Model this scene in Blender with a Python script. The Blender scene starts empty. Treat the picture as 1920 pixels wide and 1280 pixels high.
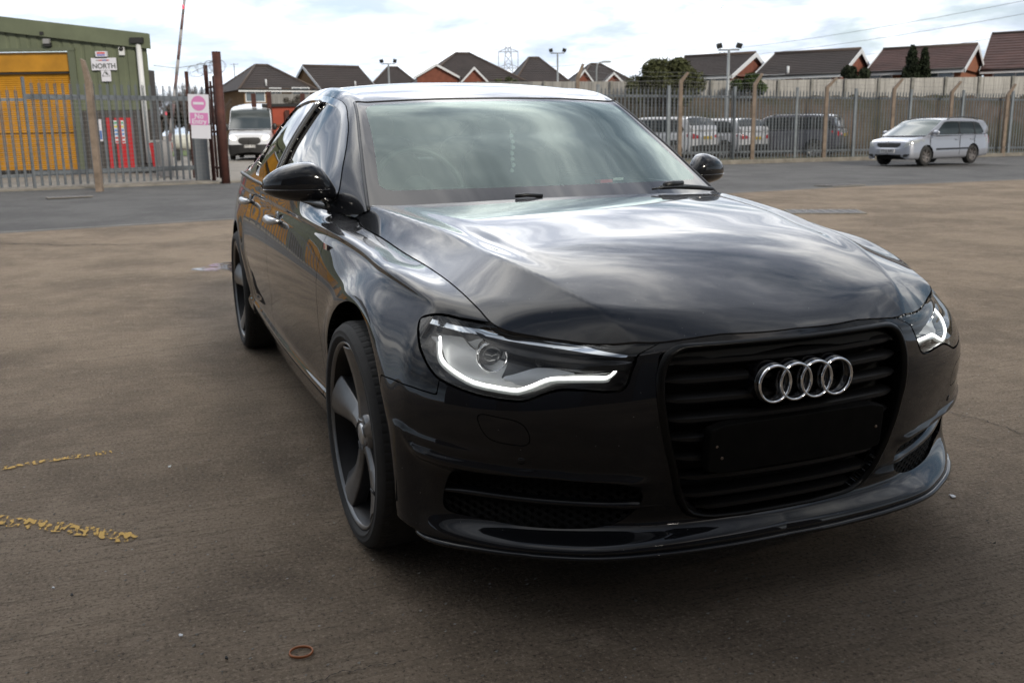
import bpy, math, random
import numpy as np
from mathutils import Vector, Matrix
random.seed(7); np.random.seed(7)
R=math.radians
sc=bpy.context.scene
# ------------------------------------------------------------------ camera
CAMP=np.array([2.6636,-1.4683,1.1886]); YAW,PIT,ROL,FPX=R(158.4627),R(-12.3590),R(-0.8417),1808.39
_d=np.array([math.cos(PIT)*math.cos(YAW),math.cos(PIT)*math.sin(YAW),math.sin(PIT)])
_r=np.cross(_d,[0,0,1.]);_r/=np.linalg.norm(_r);_u=np.cross(_r,_d)
_r,_u=math.cos(ROL)*_r+math.sin(ROL)*_u,-math.sin(ROL)*_r+math.cos(ROL)*_u
cam=bpy.data.cameras.new('camera');co=bpy.data.objects.new('camera',cam);sc.collection.objects.link(co)
co.matrix_world=Matrix(((_r[0],_u[0],-_d[0],CAMP[0]),(_r[1],_u[1],-_d[1],CAMP[1]),(_r[2],_u[2],-_d[2],CAMP[2]),(0,0,0,1)))
cam.sensor_width=36;cam.sensor_fit='HORIZONTAL';cam.lens=FPX/1920*36;cam.clip_end=3000;cam.clip_start=.05
cam.dof.use_dof=True;cam.dof.focus_distance=2.3;cam.dof.aperture_fstop=9.0
sc.camera=co
FH=np.array([math.cos(YAW),math.sin(YAW),0.]);RH=np.array([math.sin(YAW),-math.cos(YAW),0.])
def gz(x,y):
    """height of the ground: level yard, falling very gently to the far right"""
    l=(x-CAMP[0])*RH[0]+(y-CAMP[1])*RH[1];d=(x-CAMP[0])*FH[0]+(y-CAMP[1])*FH[1]
    return -.0095*max(0.,l-3.)*min(1.,max(0.,(d-9)/12.)) if d>9 else 0.
def at(px,py,dep):
    v=_d+_r*(px-960)/FPX-_u*(py-640)/FPX
    return CAMP+v*(dep/float(v@FH))
def gat(px,dep):
    """ground point under image column px at horizontal depth dep"""
    p=at(px,240,dep);p[2]=gz(p[0],p[1]);return p
def hz(px,py,dep): return float(at(px,py,dep)[2])
def gpx(px,py):
    v=_d+_r*(px-960)/FPX-_u*(py-640)/FPX;z=0
    for _ in range(6):
        t=(z-CAMP[2])/v[2];p=CAMP+v*t;z=gz(p[0],p[1])
    p[2]=z;return p
# ------------------------------------------------------------------ light
SUN_AZ,SUN_EL=R(10),R(27)
w=bpy.data.worlds.new("World");sc.world=w;w.use_nodes=True
nt=w.node_tree;nt.nodes.clear();N=nt.nodes.new;L=nt.links.new
def mth(op,a,b=None,c=None,clamp=False):
    n=N('ShaderNodeMath');n.operation=op;n.use_clamp=clamp
    for i,v in enumerate((a,b,c)):
        if v is None: continue
        if hasattr(v,'links') or hasattr(v,'is_output'): L(v,n.inputs[i])
        else: n.inputs[i].default_value=v
    return n.outputs[0]
out=N('ShaderNodeOutputWorld');bg=N('ShaderNodeBackground');L(bg.outputs[0],out.inputs[0])
sky=N('ShaderNodeTexSky');sky.sky_type='NISHITA';sky.sun_disc=False;sky.sun_elevation=SUN_EL;sky.sun_rotation=R(90)-SUN_AZ
sky.air_density=1.2;sky.dust_density=1.5
tc=N('ShaderNodeTexCoord');sep=N('ShaderNodeSeparateXYZ');L(tc.outputs['Generated'],sep.inputs[0])
zz=mth('MAXIMUM',sep.outputs[2],0.0);zd=mth('ADD',zz,.16)
cx_=mth('DIVIDE',sep.outputs[0],zd);cy_=mth('DIVIDE',sep.outputs[1],zd)
cmb=N('ShaderNodeCombineXYZ');L(cx_,cmb.inputs[0]);L(cy_,cmb.inputs[1])
def noise(scale,detail,rough,off,dist=0.):
    m=N('ShaderNodeMapping');m.inputs['Location'].default_value=off;L(cmb.outputs[0],m.inputs[0])
    n=N('ShaderNodeTexNoise');n.inputs['Scale'].default_value=scale;n.inputs['Detail'].default_value=detail;n.inputs['Roughness'].default_value=rough
    n.inputs['Distortion'].default_value=dist;L(m.outputs[0],n.inputs[0]);return n.outputs[0]
n1=noise(.95,9,.58,(3.1,1.7,0),.25);n2=noise(2.2,9,.58,(7.3,2.2,0),.35);n3=noise(.33,3,.5,(1.3,9.2,0))
def ramp(v,pts,interp='LINEAR'):
    n=N('ShaderNodeValToRGB');n.color_ramp.interpolation=interp;e=n.color_ramp.elements
    while len(e)<len(pts): e.new(.5)
    for i,(p,c) in enumerate(pts): e[i].position=p;e[i].color=(c[0],c[1],c[2],1) if isinstance(c,tuple) else (c,c,c,1)
    L(v,n.inputs[0]);return n.outputs[0]
cover=ramp(n1,[(.36,0.),(.50,1.)])
body=mth('ADD',mth('MULTIPLY',n2,.65),mth('MULTIPLY',n3,.35))
ccol=ramp(body,[(.36,(.34,.38,.46)),(.45,(.56,.60,.69)),(.51,(.95,.98,1.04)),(.56,(1.5,1.5,1.5)),(.66,(2.2,2.15,2.05))])
# brighter towards the veiled sun
def lobe(az,el,pw,amt):
    n=N('ShaderNodeVectorMath');n.operation='DOT_PRODUCT';L(tc.outputs['Generated'],n.inputs[0])
    n.inputs[1].default_value=(math.cos(el)*math.cos(az),math.cos(el)*math.sin(az),math.sin(el))
    return mth('MULTIPLY',mth('POWER',mth('MAXIMUM',n.outputs['Value'],0.),pw),amt)
gain=mth('ADD',mth('ADD',lobe(R(168),R(27),14.,1.9),lobe(R(170),R(45),1.6,1.25)),.16)
mulc=N('ShaderNodeVectorMath');mulc.operation='SCALE';L(ccol,mulc.inputs[0]);L(gain,mulc.inputs['Scale'])
skys=N('ShaderNodeVectorMath');skys.operation='SCALE';L(sky.outputs[0],skys.inputs[0]);skys.inputs['Scale'].default_value=.10
mix=N('ShaderNodeMix');mix.data_type='RGBA';L(mth('MULTIPLY',cover,.93),mix.inputs[0]);L(skys.outputs[0],mix.inputs[6]);L(mulc.outputs[0],mix.inputs[7])
# pale veil low over the horizon
hv=ramp(sep.outputs[2],[(0.0,.82),(.05,.60),(.12,.34),(.26,0.)])
mix2=N('ShaderNodeMix');mix2.data_type='RGBA';L(hv,mix2.inputs[0]);L(mix.outputs[2],mix2.inputs[6]);mix2.inputs[7].default_value=(.50,.60,.74,1)
L(mix2.outputs[2],bg.inputs[0]);bg.inputs[1].default_value=1.0
sun=bpy.data.lights.new('sun','SUN');sun.energy=2.2;sun.angle=R(10);sun.color=(1,.93,.82)
so=bpy.data.objects.new('sun',sun);sc.collection.objects.link(so)
so.rotation_euler=Vector((math.cos(SUN_EL)*math.cos(SUN_AZ),math.cos(SUN_EL)*math.sin(SUN_AZ),math.sin(SUN_EL))).to_track_quat('Z','Y').to_euler()
sc.view_settings.view_transform='Standard';sc.view_settings.look='None';sc.view_settings.exposure=.50;sc.view_settings.gamma=1
sc.view_settings.use_curve_mapping=False
try: sc.cycles.max_bounces=8;sc.cycles.transparent_max_bounces=16;sc.cycles.use_denoising=True
except Exception: pass
# ------------------------------------------------------------------ helpers
COL=sc.collection
MATS={}
def mat(name,col=(.5,.5,.5),rough=.6,metal=0.,spec=.5,coat=0.,coatr=.03,emit=None,es=0.,noise=None,bump=None,alpha=None):
    """noise=(scale,amount[,stretch]) varies the colour; bump=(scale,strength,dist)"""
    if name in MATS: return MATS[name]
    m=bpy.data.materials.new(name);m.use_nodes=True;t=m.node_tree;b=t.nodes['Principled BSDF']
    b.inputs['Base Color'].default_value=(*col,1);b.inputs['Roughness'].default_value=rough;b.inputs['Metallic'].default_value=metal
    b.inputs['Specular IOR Level'].default_value=spec;b.inputs['Coat Weight'].default_value=coat;b.inputs['Coat Roughness'].default_value=coatr
    if emit: b.inputs['Emission Color'].default_value=(*emit,1);b.inputs['Emission Strength'].default_value=es
    if noise or bump:
        c=t.nodes.new('ShaderNodeTexCoord')
    if noise:
        mp=t.nodes.new('ShaderNodeMapping');t.links.new(c.outputs['Object'],mp.inputs[0])
        if len(noise)>2: mp.inputs['Scale'].default_value=noise[2]
        n=t.nodes.new('ShaderNodeTexNoise');n.inputs['Scale'].default_value=noise[0];n.inputs['Detail'].default_value=7;n.inputs['Roughness'].default_value=.65
        t.links.new(mp.outputs[0],n.inputs[0])
        r=t.nodes.new('ShaderNodeValToRGB');a=noise[1];e=r.color_ramp.elements
        e[0].position=.3;e[1].position=.7
        e[0].color=tuple(max(0,v*(1-a)) for v in col)+(1,);e[1].color=tuple(min(1,v*(1+a)) for v in col)+(1,)
        t.links.new(n.outputs[0],r.inputs[0]);t.links.new(r.outputs[0],b.inputs['Base Color'])
    if bump:
        n=t.nodes.new('ShaderNodeTexNoise');n.inputs['Scale'].default_value=bump[0];n.inputs['Detail'].default_value=5;t.links.new(c.outputs['Object'],n.inputs[0])
        q=t.nodes.new('ShaderNodeBump');q.inputs['Strength'].default_value=bump[1];q.inputs['Distance'].default_value=bump[2] if len(bump)>2 else .01
        t.links.new(n.outputs[0],q.inputs['Height']);t.links.new(q.outputs[0],b.inputs['Normal'])
    MATS[name]=m;return m
def glassmat(name,tint=(.6,.7,.66),ior=1.52,rough=0.,body=0.,refl=(1,1,1)):
    """thin pane: tinted see-through plus fresnel reflection; body paints in a pale haze for light veiling the pane"""
    if name in MATS: return MATS[name]
    m=bpy.data.materials.new(name);m.use_nodes=True;t=m.node_tree;t.nodes.clear()
    o=t.nodes.new('ShaderNodeOutputMaterial');tr=t.nodes.new('ShaderNodeBsdfTransparent');tr.inputs[0].default_value=(*tint,1)
    g=t.nodes.new('ShaderNodeBsdfGlossy');g.inputs['Roughness'].default_value=rough;g.inputs[0].default_value=(*refl,1)
    f=t.nodes.new('ShaderNodeFresnel');f.inputs[0].default_value=ior
    geo=t.nodes.new('ShaderNodeNewGeometry')
    mx=t.nodes.new('ShaderNodeMixShader');t.links.new(f.outputs[0],mx.inputs[0])
    base=tr.outputs[0]
    if body>0:
        d=t.nodes.new('ShaderNodeBsdfDiffuse');d.inputs[0].default_value=(.42,.52,.49,1)  # pale diffuse share, colour standing in for the veil of light on the screen
        m0=t.nodes.new('ShaderNodeMixShader');m0.inputs[0].default_value=body;t.links.new(tr.outputs[0],m0.inputs[1]);t.links.new(d.outputs[0],m0.inputs[2]);base=m0.outputs[0]
    t.links.new(base,mx.inputs[1]);t.links.new(g.outputs[0],mx.inputs[2]);t.links.new(mx.outputs[0],o.inputs[0])
    MATS[name]=m;return m
class MB:
    def __init__(s): s.v=[];s.f=[];s.sm=[]
    def add(s,vs,fs,smooth=False):
        o=len(s.v);s.v+= [tuple(map(float,p)) for p in vs];s.f+=[tuple(i+o for i in f) for f in fs];s.sm+=[smooth]*len(fs);return s
    def box(s,c,d,rz=0.,M=None):
        x,y,z=[q/2 for q in d];P=[(-x,-y,-z),(x,-y,-z),(x,y,-z),(-x,y,-z),(-x,-y,z),(x,-y,z),(x,y,z),(-x,y,z)]
        if M is not None: P=[tuple(M@Vector(p)) for p in P]
        ca,sa=math.cos(rz),math.sin(rz);P=[(c[0]+p[0]*ca-p[1]*sa,c[1]+p[0]*sa+p[1]*ca,c[2]+p[2]) for p in P]
        return s.add(P,[(0,3,2,1),(4,5,6,7),(0,1,5,4),(1,2,6,5),(2,3,7,6),(3,0,4,7)])
    def tube(s,pts,r,n=8,caps=True,smooth=True,flat=1.,up=None):
        pts=[Vector(p) for p in pts];k=len(pts);rs=r if hasattr(r,'__len__') else [r]*k;V=[];F=[]
        prev=None
        for i,p in enumerate(pts):
            d=(pts[min(i+1,k-1)]-pts[max(i-1,0)]).normalized()
            if up is not None: a=Vector(up)
            elif prev is not None: a=prev
            else: a=Vector((0,0,1)) if abs(d.z)<.9 else Vector((1,0,0))
            b=d.cross(a).normalized();a=b.cross(d).normalized();prev=a
            for j in range(n):
                t=2*math.pi*j/n;V.append(p+(b*math.cos(t)+a*math.sin(t)*flat)*rs[i])
        for i in range(k-1):
            for j in range(n): F.append((i*n+j,i*n+(j+1)%n,(i+1)*n+(j+1)%n,(i+1)*n+j))
        if caps: F.append(tuple(range(n-1,-1,-1)));F.append(tuple((k-1)*n+j for j in range(n)))
        return s.add(V,F,smooth)
    def lathe(s,prof,c,axis='y',n=48,smooth=True,flip=False,closed=False):
        V=[];F=[];m=len(prof)
        for j in range(n):
            t=2*math.pi*j/n;ct,st=math.cos(t),math.sin(t)
            for a,r in prof:
                if axis=='y': V.append((c[0]+r*ct,c[1]+a,c[2]+r*st))
                elif axis=='x': V.append((c[0]+a,c[1]+r*ct,c[2]+r*st))
                else: V.append((c[0]+r*ct,c[1]+r*st,c[2]+a))
        for j in range(n):
            for i in range(m-1 if not closed else m):
                q=(j*m+i,j*m+(i+1)%m,((j+1)%n)*m+(i+1)%m,((j+1)%n)*m+i);F.append(q[::-1] if flip else q)
        return s.add(V,F,smooth)
    def prism(s,poly,h0,h1,plane='xy',c=(0,0,0),fr=None):
        """polygon extruded; fr=(origin,ux,uy,un) local frame"""
        n=len(poly);o,ux,uy,un=fr if fr else (Vector(c),Vector((1,0,0)),Vector((0,1,0)),Vector((0,0,1)))
        P=[o+ux*a+uy*b+un*h0 for a,b in poly]+[o+ux*a+uy*b+un*h1 for a,b in poly]
        F=[tuple(range(n-1,-1,-1)),tuple(range(n,2*n))]+[(i,(i+1)%n,n+(i+1)%n,n+i) for i in range(n)]
        return s.add(P,F)
    def build(s,name,m,parent=None,loc=None,bevel=0.,autosmooth=False):
        me=bpy.data.meshes.new(name);me.from_pydata(s.v,[],s.f)
        me.polygons.foreach_set('use_smooth',s.sm if not autosmooth else [True]*len(s.f))
        ms=m if isinstance(m,(list,tuple)) else [m]
        for q in ms: me.materials.append(q)
        o=bpy.data.objects.new(name,me);COL.objects.link(o)
        if parent is not None: o.parent=parent
        if loc is not None: o.location=loc
        if bevel>0:
            b=o.modifiers.new('b','BEVEL');b.width=bevel;b.segments=2;b.limit_method='ANGLE'
        return o
def tag(o,label=None,cat=None,group=None,kind=None):
    for k,v in (('label',label),('category',cat),('group',group),('kind',kind)):
        if v: o[k]=v
    return o
def thing(name,label,cat,loc=(0,0,0),rz=0.,group=None,scale=1.):
    o=bpy.data.objects.new(name,None);COL.objects.link(o);o.location=loc;o.rotation_euler=(0,0,rz);o.scale=(scale,)*3;o.empty_display_size=.2
    return tag(o,label,cat,group)
def copy_tree(o,parent=None):
    c=o.copy();COL.objects.link(c)
    if parent is not None: c.parent=parent
    for ch in list(o.children): copy_tree(ch,c)
    return c
def text(body,size,M,m,parent,name='lettering',ext=.002,align='CENTER',xs=1.):
    cu=bpy.data.curves.new(name,'FONT');cu.body=body;cu.size=size;cu.extrude=ext;cu.offset=size*.018;cu.align_x=align;cu.align_y='CENTER'
    o=bpy.data.objects.new(name,cu);COL.objects.link(o)
    dg=bpy.context.evaluated_depsgraph_get();me=bpy.data.meshes.new_from_object(o.evaluated_get(dg));bpy.data.objects.remove(o)
    me.materials.clear();me.materials.append(m);me.transform(Matrix.Diagonal((xs,1,1,1)))
    o=bpy.data.objects.new(name,me);COL.objects.link(o);o.parent=parent;o.matrix_local=M
    return o
def frameM(o,ux,uz):
    """matrix with local x=ux, local y=up uz, local z = normal"""
    ux=Vector(ux).normalized();uz=Vector(uz).normalized();n=ux.cross(uz)
    return Matrix(((ux.x,uz.x,n.x,o[0]),(ux.y,uz.y,n.y,o[1]),(ux.z,uz.z,n.z,o[2]),(0,0,0,1)))
# ---- surface meshes with attributes: V columns = x y z nx ny nz s t
class SM:
    def __init__(s,V,F,cut=None): s.V=V;s.F=F;s.cut=cut or []
def grid_sm(G,Nn,S,T,flip=False):
    a,b=G.shape[:2];V=np.concatenate([G.reshape(-1,3),Nn.reshape(-1,3),S.reshape(-1,1),T.reshape(-1,1)],1)
    F=[]
    for i in range(a-1):
        for j in range(b-1):
            q=(i*b+j,i*b+j+1,(i+1)*b+j+1,(i+1)*b+j);F.append(q[::-1] if flip else q)
    return SM(V,F)
def clip(m,f,keep_cut=True):
    """keep f<=0; cut edges recorded"""
    f=np.where(np.abs(f)<1e-7,-1e-7,f);ins=f<=0;V=m.V;newV=[];cache={};base=len(V);F=[];cut=[]
    insl=ins.tolist();fl=f.tolist()
    def ev(a,b):
        k=(a,b) if a<b else (b,a)
        if k in cache: return cache[k]
        t=fl[k[0]]/(fl[k[0]]-fl[k[1]]);cache[k]=base+len(newV);newV.append(V[k[0]]*(1-t)+V[k[1]]*t);return cache[k]
    for q in m.F:
        c=0
        for i in q: c+=insl[i]
        if c==0: continue
        if c==len(q): F.append(q);continue
        o=[];ce=[]
        n=len(q)
        for i in range(n):
            a=q[i];b=q[(i+1)%n]
            if insl[a]: o.append(a)
            if insl[a]!=insl[b]:
                e=ev(a,b);o.append(e);ce.append(e)
        if len(o)>=3: F.append(tuple(o))
        if len(ce)==2: cut.append(tuple(ce))
    V2=np.concatenate([V,np.array(newV)]) if newV else V
    used=np.zeros(len(V2),bool)
    for q in F:
        for i in q: used[i]=True
    idx=np.cumsum(used)-1;old=[(a,b) for a,b in m.cut if a<base and b<base and used[a] and used[b]]
    il=idx.tolist()
    return SM(V2[used],[tuple(il[i] for i in q) for q in F],[(il[a],il[b]) for a,b in old+[c for c in cut if used[c[0]] and used[c[1]]]] if keep_cut else [])
def sdpoly(P,S,T):
    """signed distance (neg inside) of points to polygon P"""
    P=np.array(P,float);x=S;y=T;d=np.full(len(x),1e9);ins=np.zeros(len(x),bool);n=len(P)
    for i in range(n):
        a=P[i];b=P[(i+1)%n];e=b-a;t=np.clip(((x-a[0])*e[0]+(y-a[1])*e[1])/(e@e+1e-12),0,1)
        d=np.minimum(d,np.hypot(x-a[0]-t*e[0],y-a[1]-t*e[1]))
        c=((a[1]>y)!=(b[1]>y))&(x<(b[0]-a[0])*(y-a[1])/((b[1]-a[1]) if b[1]!=a[1] else 1e-12)+a[0]);ins^=c
    return np.where(ins,-d,d)
def roundpoly(P,it=2,k=.25):
    P=[np.array(p,float) for p in P]
    for _ in range(it):
        Q=[]
        for i in range(len(P)):
            a,b=P[i],P[(i+1)%len(P)];Q+= [a*(1-k)+b*k,a*k+b*(1-k)]
        P=Q
    return P
def shift(m,d,w=None):
    V=m.V.copy();dd=d if w is None else w
    V[:,:3]+=V[:,3:6]*(dd if np.isscalar(dd) else dd[:,None]);return SM(V,m.F,m.cut)
def flange(m,depth,vec=None):
    """walls going inward from the recorded cut edges"""
    V=m.V;mp={};nv=[];F=[]
    cn={}
    for a,b in m.cut:
        for i in (a,b):
            if i not in mp:
                mp[i]=len(nv);nv.append(V[i,:3]);q=V[i,:3]-V[i,3:6]*depth if vec is None else V[i,:3]+np.array(vec);nv.append(q)
        F.append((mp[a],mp[b],mp[b]+1,mp[a]+1))
    return nv,F
def sobj(name,ms,m,parent,flangeD=0.,smooth=True,flangevec=None,mats=None):
    """build one object out of surface meshes (SM list)"""
    ms=ms if isinstance(ms,list) else [ms];V=[];F=[];Nn=[];sm=[];o=0;mi=[]
    for k,s in enumerate(ms):
        if len(s.F)==0: continue
        V.append(s.V[:,:3]);Nn.append(s.V[:,3:6]);F+=[tuple(i+o for i in q) for q in s.F];sm+=[True]*len(s.F);o+=len(s.V)
        if flangeD or flangevec is not None:
            nv,nf=flange(s,flangeD,flangevec)
            if nf: V.append(np.array(nv));Nn.append(np.zeros((len(nv),3)));F+=[tuple(i+o for i in q) for q in nf];sm+=[False]*len(nf);o+=len(nv)
    if not V: return None
    V=np.concatenate(V);Nn=np.concatenate(Nn)
    me=bpy.data.meshes.new(name);me.from_pydata(V.tolist(),[],F);me.polygons.foreach_set('use_smooth',sm)
    me.materials.append(m);ob=bpy.data.objects.new(name,me);COL.objects.link(ob)
    if parent is not None: ob.parent=parent
    if smooth:
        nn=np.linalg.norm(Nn,axis=1);Nn=np.where(nn[:,None]>0,Nn/np.maximum(nn,1e-9)[:,None],0)
        me.normals_split_custom_set_from_vertices(Nn.tolist())
    return ob
# ------------------------------------------------------------------ body surface of the saloon
def cr(xs, ys, x):
    """smooth C1 interpolation (finite-difference Hermite) of columns ys at xs"""
    xs=np.asarray(xs,float); ys=np.asarray(ys,float); x=np.clip(np.asarray(x,float),xs[0],xs[-1])
    one=ys.ndim==1
    if one: ys=ys[:,None]
    h=np.diff(xs); d=np.diff(ys,axis=0)/h[:,None]
    m=np.empty_like(ys); m[0]=d[0]; m[-1]=d[-1]
    if len(xs)>2:
        w0=h[1:,None]; w1=h[:-1,None]
        m[1:-1]=(d[:-1]*w0+d[1:]*w1)/(w0+w1)
    i=np.clip(np.searchsorted(xs,x,side='right')-1,0,len(xs)-2)
    t=((x-xs[i])/h[i])[:,None]; H=h[i][:,None]
    r=(2*t**3-3*t**2+1)*ys[i]+(t**3-2*t**2+t)*H*m[i]+(-2*t**3+3*t**2)*ys[i+1]+(t**3-t**2)*H*m[i+1]
    return r[:,0] if one else r
def sm(a,b,x):
    t=np.clip((x-a)/(b-a),0,1); return t*t*(3-2*t)
def vspline(P, nper):
    """P: list of (n,3) lines stacked L,n,3 -> smooth across lines; nper samples per interval"""
    P=np.asarray(P); L=len(P)
    seg=np.linalg.norm(np.diff(P,axis=0),axis=2)+1e-5      # L-1,n
    k=np.concatenate([np.zeros((1,P.shape[1])),np.cumsum(seg**.5,axis=0)])
    d=np.diff(P,axis=0)/np.diff(k,axis=0)[...,None]
    m=np.empty_like(P); m[0]=d[0]; m[-1]=d[-1]
    h=np.diff(k,axis=0)[...,None]
    m[1:-1]=(d[:-1]*h[1:]+d[1:]*h[:-1])/(h[1:]+h[:-1])
    out=[];vs=[]
    for j in range(L-1):
        n=nper[j]; ts=np.linspace(0,1,n,endpoint=(j==L-2))
        for t in ts:
            r=(2*t**3-3*t**2+1)*P[j]+(t**3-2*t**2+t)*h[j]*m[j]+(-2*t**3+3*t**2)*P[j+1]+(t**3-t**2)*h[j]*m[j+1]
            out.append(r);vs.append(j+t)
    return np.array(out),np.array(vs)
def gnormals(G):
    r=np.abs(G[-1,:,1]).max()<1e-5;c=np.abs(G[:,-1,1]).max()<1e-5;E=G
    if r: E=np.concatenate([E,E[-2:-1]*[1,-1,1]],0)
    if c: E=np.concatenate([E,E[:,-2:-1]*[1,-1,1]],1)
    a=np.gradient(E,axis=0);b=np.gradient(E,axis=1);n=np.cross(b,a)
    if r: n=n[:-1]
    if c: n=n[:,:-1]
    return n/np.maximum(np.linalg.norm(n,axis=2,keepdims=True),1e-9)

# ---------------- hero saloon tables (|y| half, x forward, z up, origin under the front axle)
REF=np.array([(-4.05,0),(-3.98,.45),(-3.82,.75),(-3.5,.86),(-2.9,.905),(-2.3,.915),(-1.6,.925),(-1.0,.925),(-.5,.915),(-.2,.905),(.1,.898),(.37,.888),(.47,.857),(.56,.79),(.64,.70),(.70,.60),(.745,.50),(.785,.38),(.815,.22),(.83,0)])
HOODC=[(-.8,.97),(-.45,.967),(-.2,.954),(0,.935),(.15,.915),(.32,.888),(.467,.855),(.593,.815),(.68,.782),(.744,.755),(.80,.732),(.90,.68)]
HOODA=[(-.8,.715,.952),(-.3,.652,.925),(0,.606,.898),(.12,.588,.88),(.32,.554,.855),(.467,.508,.822),(.593,.463,.785),(.679,.428,.755),(.75,.395,.722),(.9,.34,.65)]
HOODT=[(-.8,.70,.905),(-.7,.73,.895),(-.62,.735,.880),(-.34,.73,.862),(-.075,.72,.837),(.146,.71,.819),(.333,.70,.793),(.459,.69,.765),(.55,.67,.740),(.65,.63,.70),(.9,.5,.58)]
FRONTE=np.array([(.36,.80),(.47,.735),(.55,.67),(.59,.623),(.657,.542),(.711,.458),(.744,.398),(.777,.30),(.80,.18),(.812,0)])
def hoodz(x,y):
    x=np.asarray(x,float);y=np.abs(np.asarray(y,float));sh=x.shape;x=x.ravel();y=y.ravel()
    c=np.array(HOODC);a=np.array(HOODA);t=np.array(HOODT)
    zc=cr(c[:,0],c[:,1],x);A=cr(a[:,0],a[:,1:],x);T=cr(t[:,0],t[:,1:],x)
    def raw(y):
        ya,za,yt,zt=A[:,0],A[:,1],T[:,0],T[:,1]
        yt=np.maximum(yt,ya+.05)
        r=np.clip(y/ya,0,1);zin=za+(zc-za)*(1-r**2.2)
        zin=zin-.006*sm(-.6,-.3,-np.abs(x+.1))*np.exp(-((y-ya+.055)/.03)**2)
        q=(y-ya)/(yt-ya);zout=za+(zt-za)*(q*1.10-.10*q*q)
        return np.where(y<ya,zin,zout)
    z=0;w=np.exp(-np.linspace(-2,2,9)**2);w/=w.sum()
    for k,o in enumerate(np.linspace(-.009,.009,9)): z=z+w[k]*raw(np.abs(y+o))
    P=np.stack([x,y],1);d=np.full(len(x),9.)
    fe=FRONTE;
    for p,q in zip(fe[:-1],fe[1:]):
        pq=q-p;s=np.clip(((P-p)@pq)/(pq@pq),0,1);d=np.minimum(d,np.linalg.norm(P-p-s[:,None]*pq,axis=1))
    # beyond the edge keep falling
    out=(x>np.interp(y,fe[::-1,1],fe[::-1,0]))&(y<.80)
    amp=np.interp(y,[0,.25,.4,.5,.6,.67,.76],[.012,.018,.028,.027,.019,.012,.004])
    dd=np.where(out,-d,d)
    z=z-amp*np.clip(1-dd/.09,0,3)**2
    return z.reshape(sh)
def L_(us,vals,u): return cr(us,vals,u)
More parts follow.
